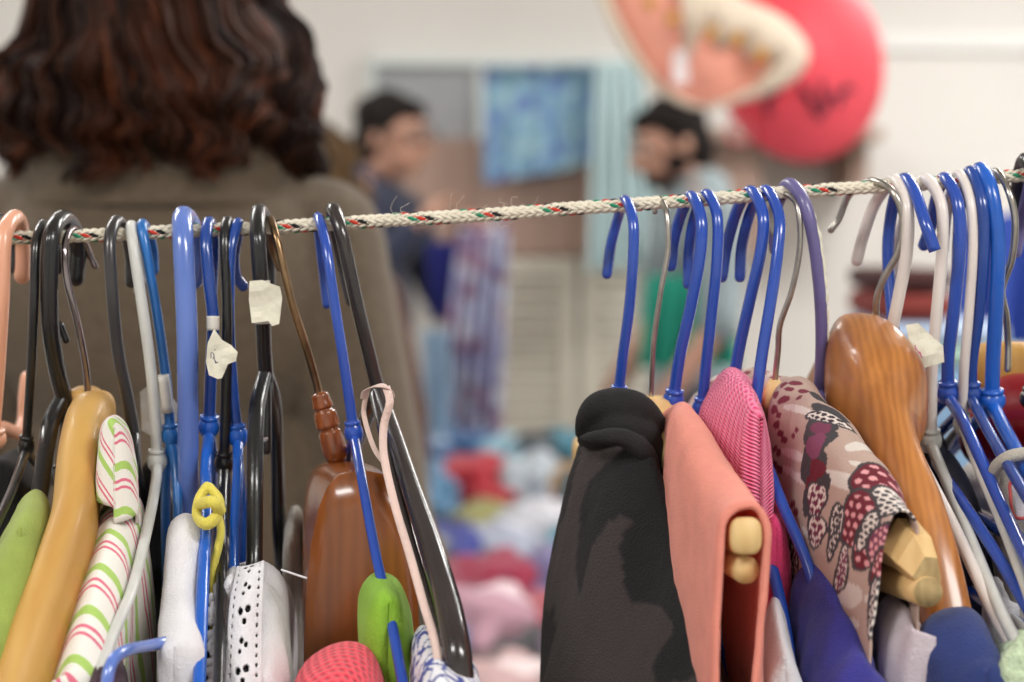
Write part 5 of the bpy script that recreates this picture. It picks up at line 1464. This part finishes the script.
# second woman almost hidden behind the first
root2, W2, R2, s2, H2 = person('person with curly olive-brown hair, mostly hidden behind the woman in brown', (P(292, 240, 4).x, 4.0, 0), math.radians(175), 1.55, shirt=(96, 70, 58), hair='none')
def curly(mb, c, rx, ry, rz, n, seed, zend, r0=.0028, wave=.016, face=None, mats=3, prof=None, spread=.05):
    """wavy locks that start on the crown and hang over the given radius profile; neighbours wave together"""
    random.seed(seed)
    c = Vector(c)
    for k in range(n):
        a = random.uniform(0, 2 * math.pi)
        if face is not None:
            while abs((a - face + math.pi) % (2 * math.pi) - math.pi) < .75: a = random.uniform(0, 2 * math.pi)
        th0 = random.uniform(.02, 1.35); rr = random.uniform(.80, 1.0) if k % 3 else random.uniform(.97, 1.06)
        zs = c.z + rz * math.cos(th0); pts = []
        lobe = noise.noise(Vector((math.cos(a) * 2.2, math.sin(a) * 2.2, seed)))
        ze = zend + lobe * .05 + random.uniform(-.02, spread); N_ = 30
        j1 = Vector((random.uniform(-1, 1), random.uniform(-1, 1), 0)) * .004
        for i in range(N_):
            t_ = i / (N_ - 1); zz = zs + (ze - zs) * t_
            f = prof(zz) if prof else (math.sqrt(max(.02, 1 - ((zz - c.z) / rz) ** 2)) if zz > c.z else 1)
            a2 = a + .5 * noise.noise(Vector((math.cos(a) * 1.7, math.sin(a) * 1.7, zz * 7 + seed)))
            p = Vector((c.x + rx * rr * f * math.cos(a2), c.y + ry * rr * f * math.sin(a2), zz))
            g = min(1, t_ * 1.8)
            q = Vector((p.x * 16, p.y * 16, p.z * 20)); 
            p += Vector((noise.noise(q), noise.noise(q + Vector((9, 0, 0))), .5 * noise.noise(q + Vector((0, 9, 0))))) * wave * 2 * g + j1 * (1 + g)
            cur = max(0, t_ - .72) / .28
            p += Vector((math.cos(zz * 150 + a * 6), math.sin(zz * 150 + a * 6), 0)) * .010 * cur
            pts.append(p)
        rads = [r0 * (.5 + .9 * math.sin(math.pi * min(.93, .12 + .85 * i / N_))) for i in range(N_)]
        mi = 0 if mats == 1 else min(mats - 1, max(0, int(1.15 + 2.4 * noise.noise(Vector((math.cos(a) * 3, math.sin(a) * 3, seed + 5))) + random.uniform(-.6, .9))))
        tube(mb, pts, rads, n=46, seg=4, mi=mi, cap='flat')
mb = MB(); c2 = W2((0, .0, 1.66)); ell(mb, c2 + Vector((0, -.01, .0)), (.088, .10, .095)); curly(mb, c2, .12, .12, .11, 260, 4, c2.z - .15, .004, face=math.pi / 2, mats=1)
build('hair', mb, mat('olive_brown_hair', (88, 64, 34), .5, var=.3, vscale=30), root2)

# the woman in the foreground, seen from behind
HXY = P(163, 240, 1.83)
tweed = mat('brown_tweed', (98, 84, 68), .9, var=.16, vscale=160, bump=.5, bscale=500, sheen=.2)
WX = HXY.x - .005
root, W, R, s, HDf = person('woman seen from behind with wavy auburn-brown hair and a brown tweed jacket', (WX, 1.86, 0), math.pi, 1.69,
    {1: ((.205, .02, 1.10), (.20, -.16, .92)), -1: ((-.205, .02, 1.10), (-.20, -.16, .92))}, shirtm=tweed, trousers=(44, 42, 50), hair='none', build_k=1.02, vox=.006, sw=.145, sr=.058)
# stand collar and back seam of the jacket
mb = MB(); G = []
for k in range(7):
    row = []
    for i in range(48):
        a = 2 * math.pi * i / 48; zz = 1.380 + .034 * k / 6
        rr = 1.12 - .12 * (k / 6)
        row.append(Vector((WX + .118 * rr * math.cos(a), 1.865 + .098 * rr * math.sin(a), zz)))
    G.append(row)
grid_mesh(mb, G, True); o = build('jacket_collar', mb, tweed, root); sm = o.modifiers.new('thickness', 'SOLIDIFY'); sm.thickness = .006
mb = MB(); hc = Vector((WX, 1.85, 1.585))
ell(mb, hc + Vector((0, -.005, .015)), (.086, .095, .105)); ell(mb, hc + Vector((0, -.02, -.07)), (.100, .070, .095))
HPROF = lambda z: float(np.interp(z, [1.38, 1.42, 1.46, 1.50, 1.55, 1.60, 1.64, 1.68, 1.705], [.92, 1.02, 1.08, 1.04, .88, .84, .74, .48, .12]))
curly(mb, hc, .118, .108, .115, 2000, 9, 1.420, .0022, .013, face=math.pi / 2, prof=HPROF)
build('hair', mb, [mat('dark_brown_hair', (34, 17, 11), .58, var=.25, vscale=30), mat('brown_hair', (60, 29, 15), .58, var=.25, vscale=30), mat('auburn_hair', (92, 46, 22), .55, var=.25, vscale=30)], root)

for mm in ('dark_brown_hair', 'brown_hair', 'auburn_hair', 'olive_brown_hair'): matte(bpy.data.materials[mm], .25)
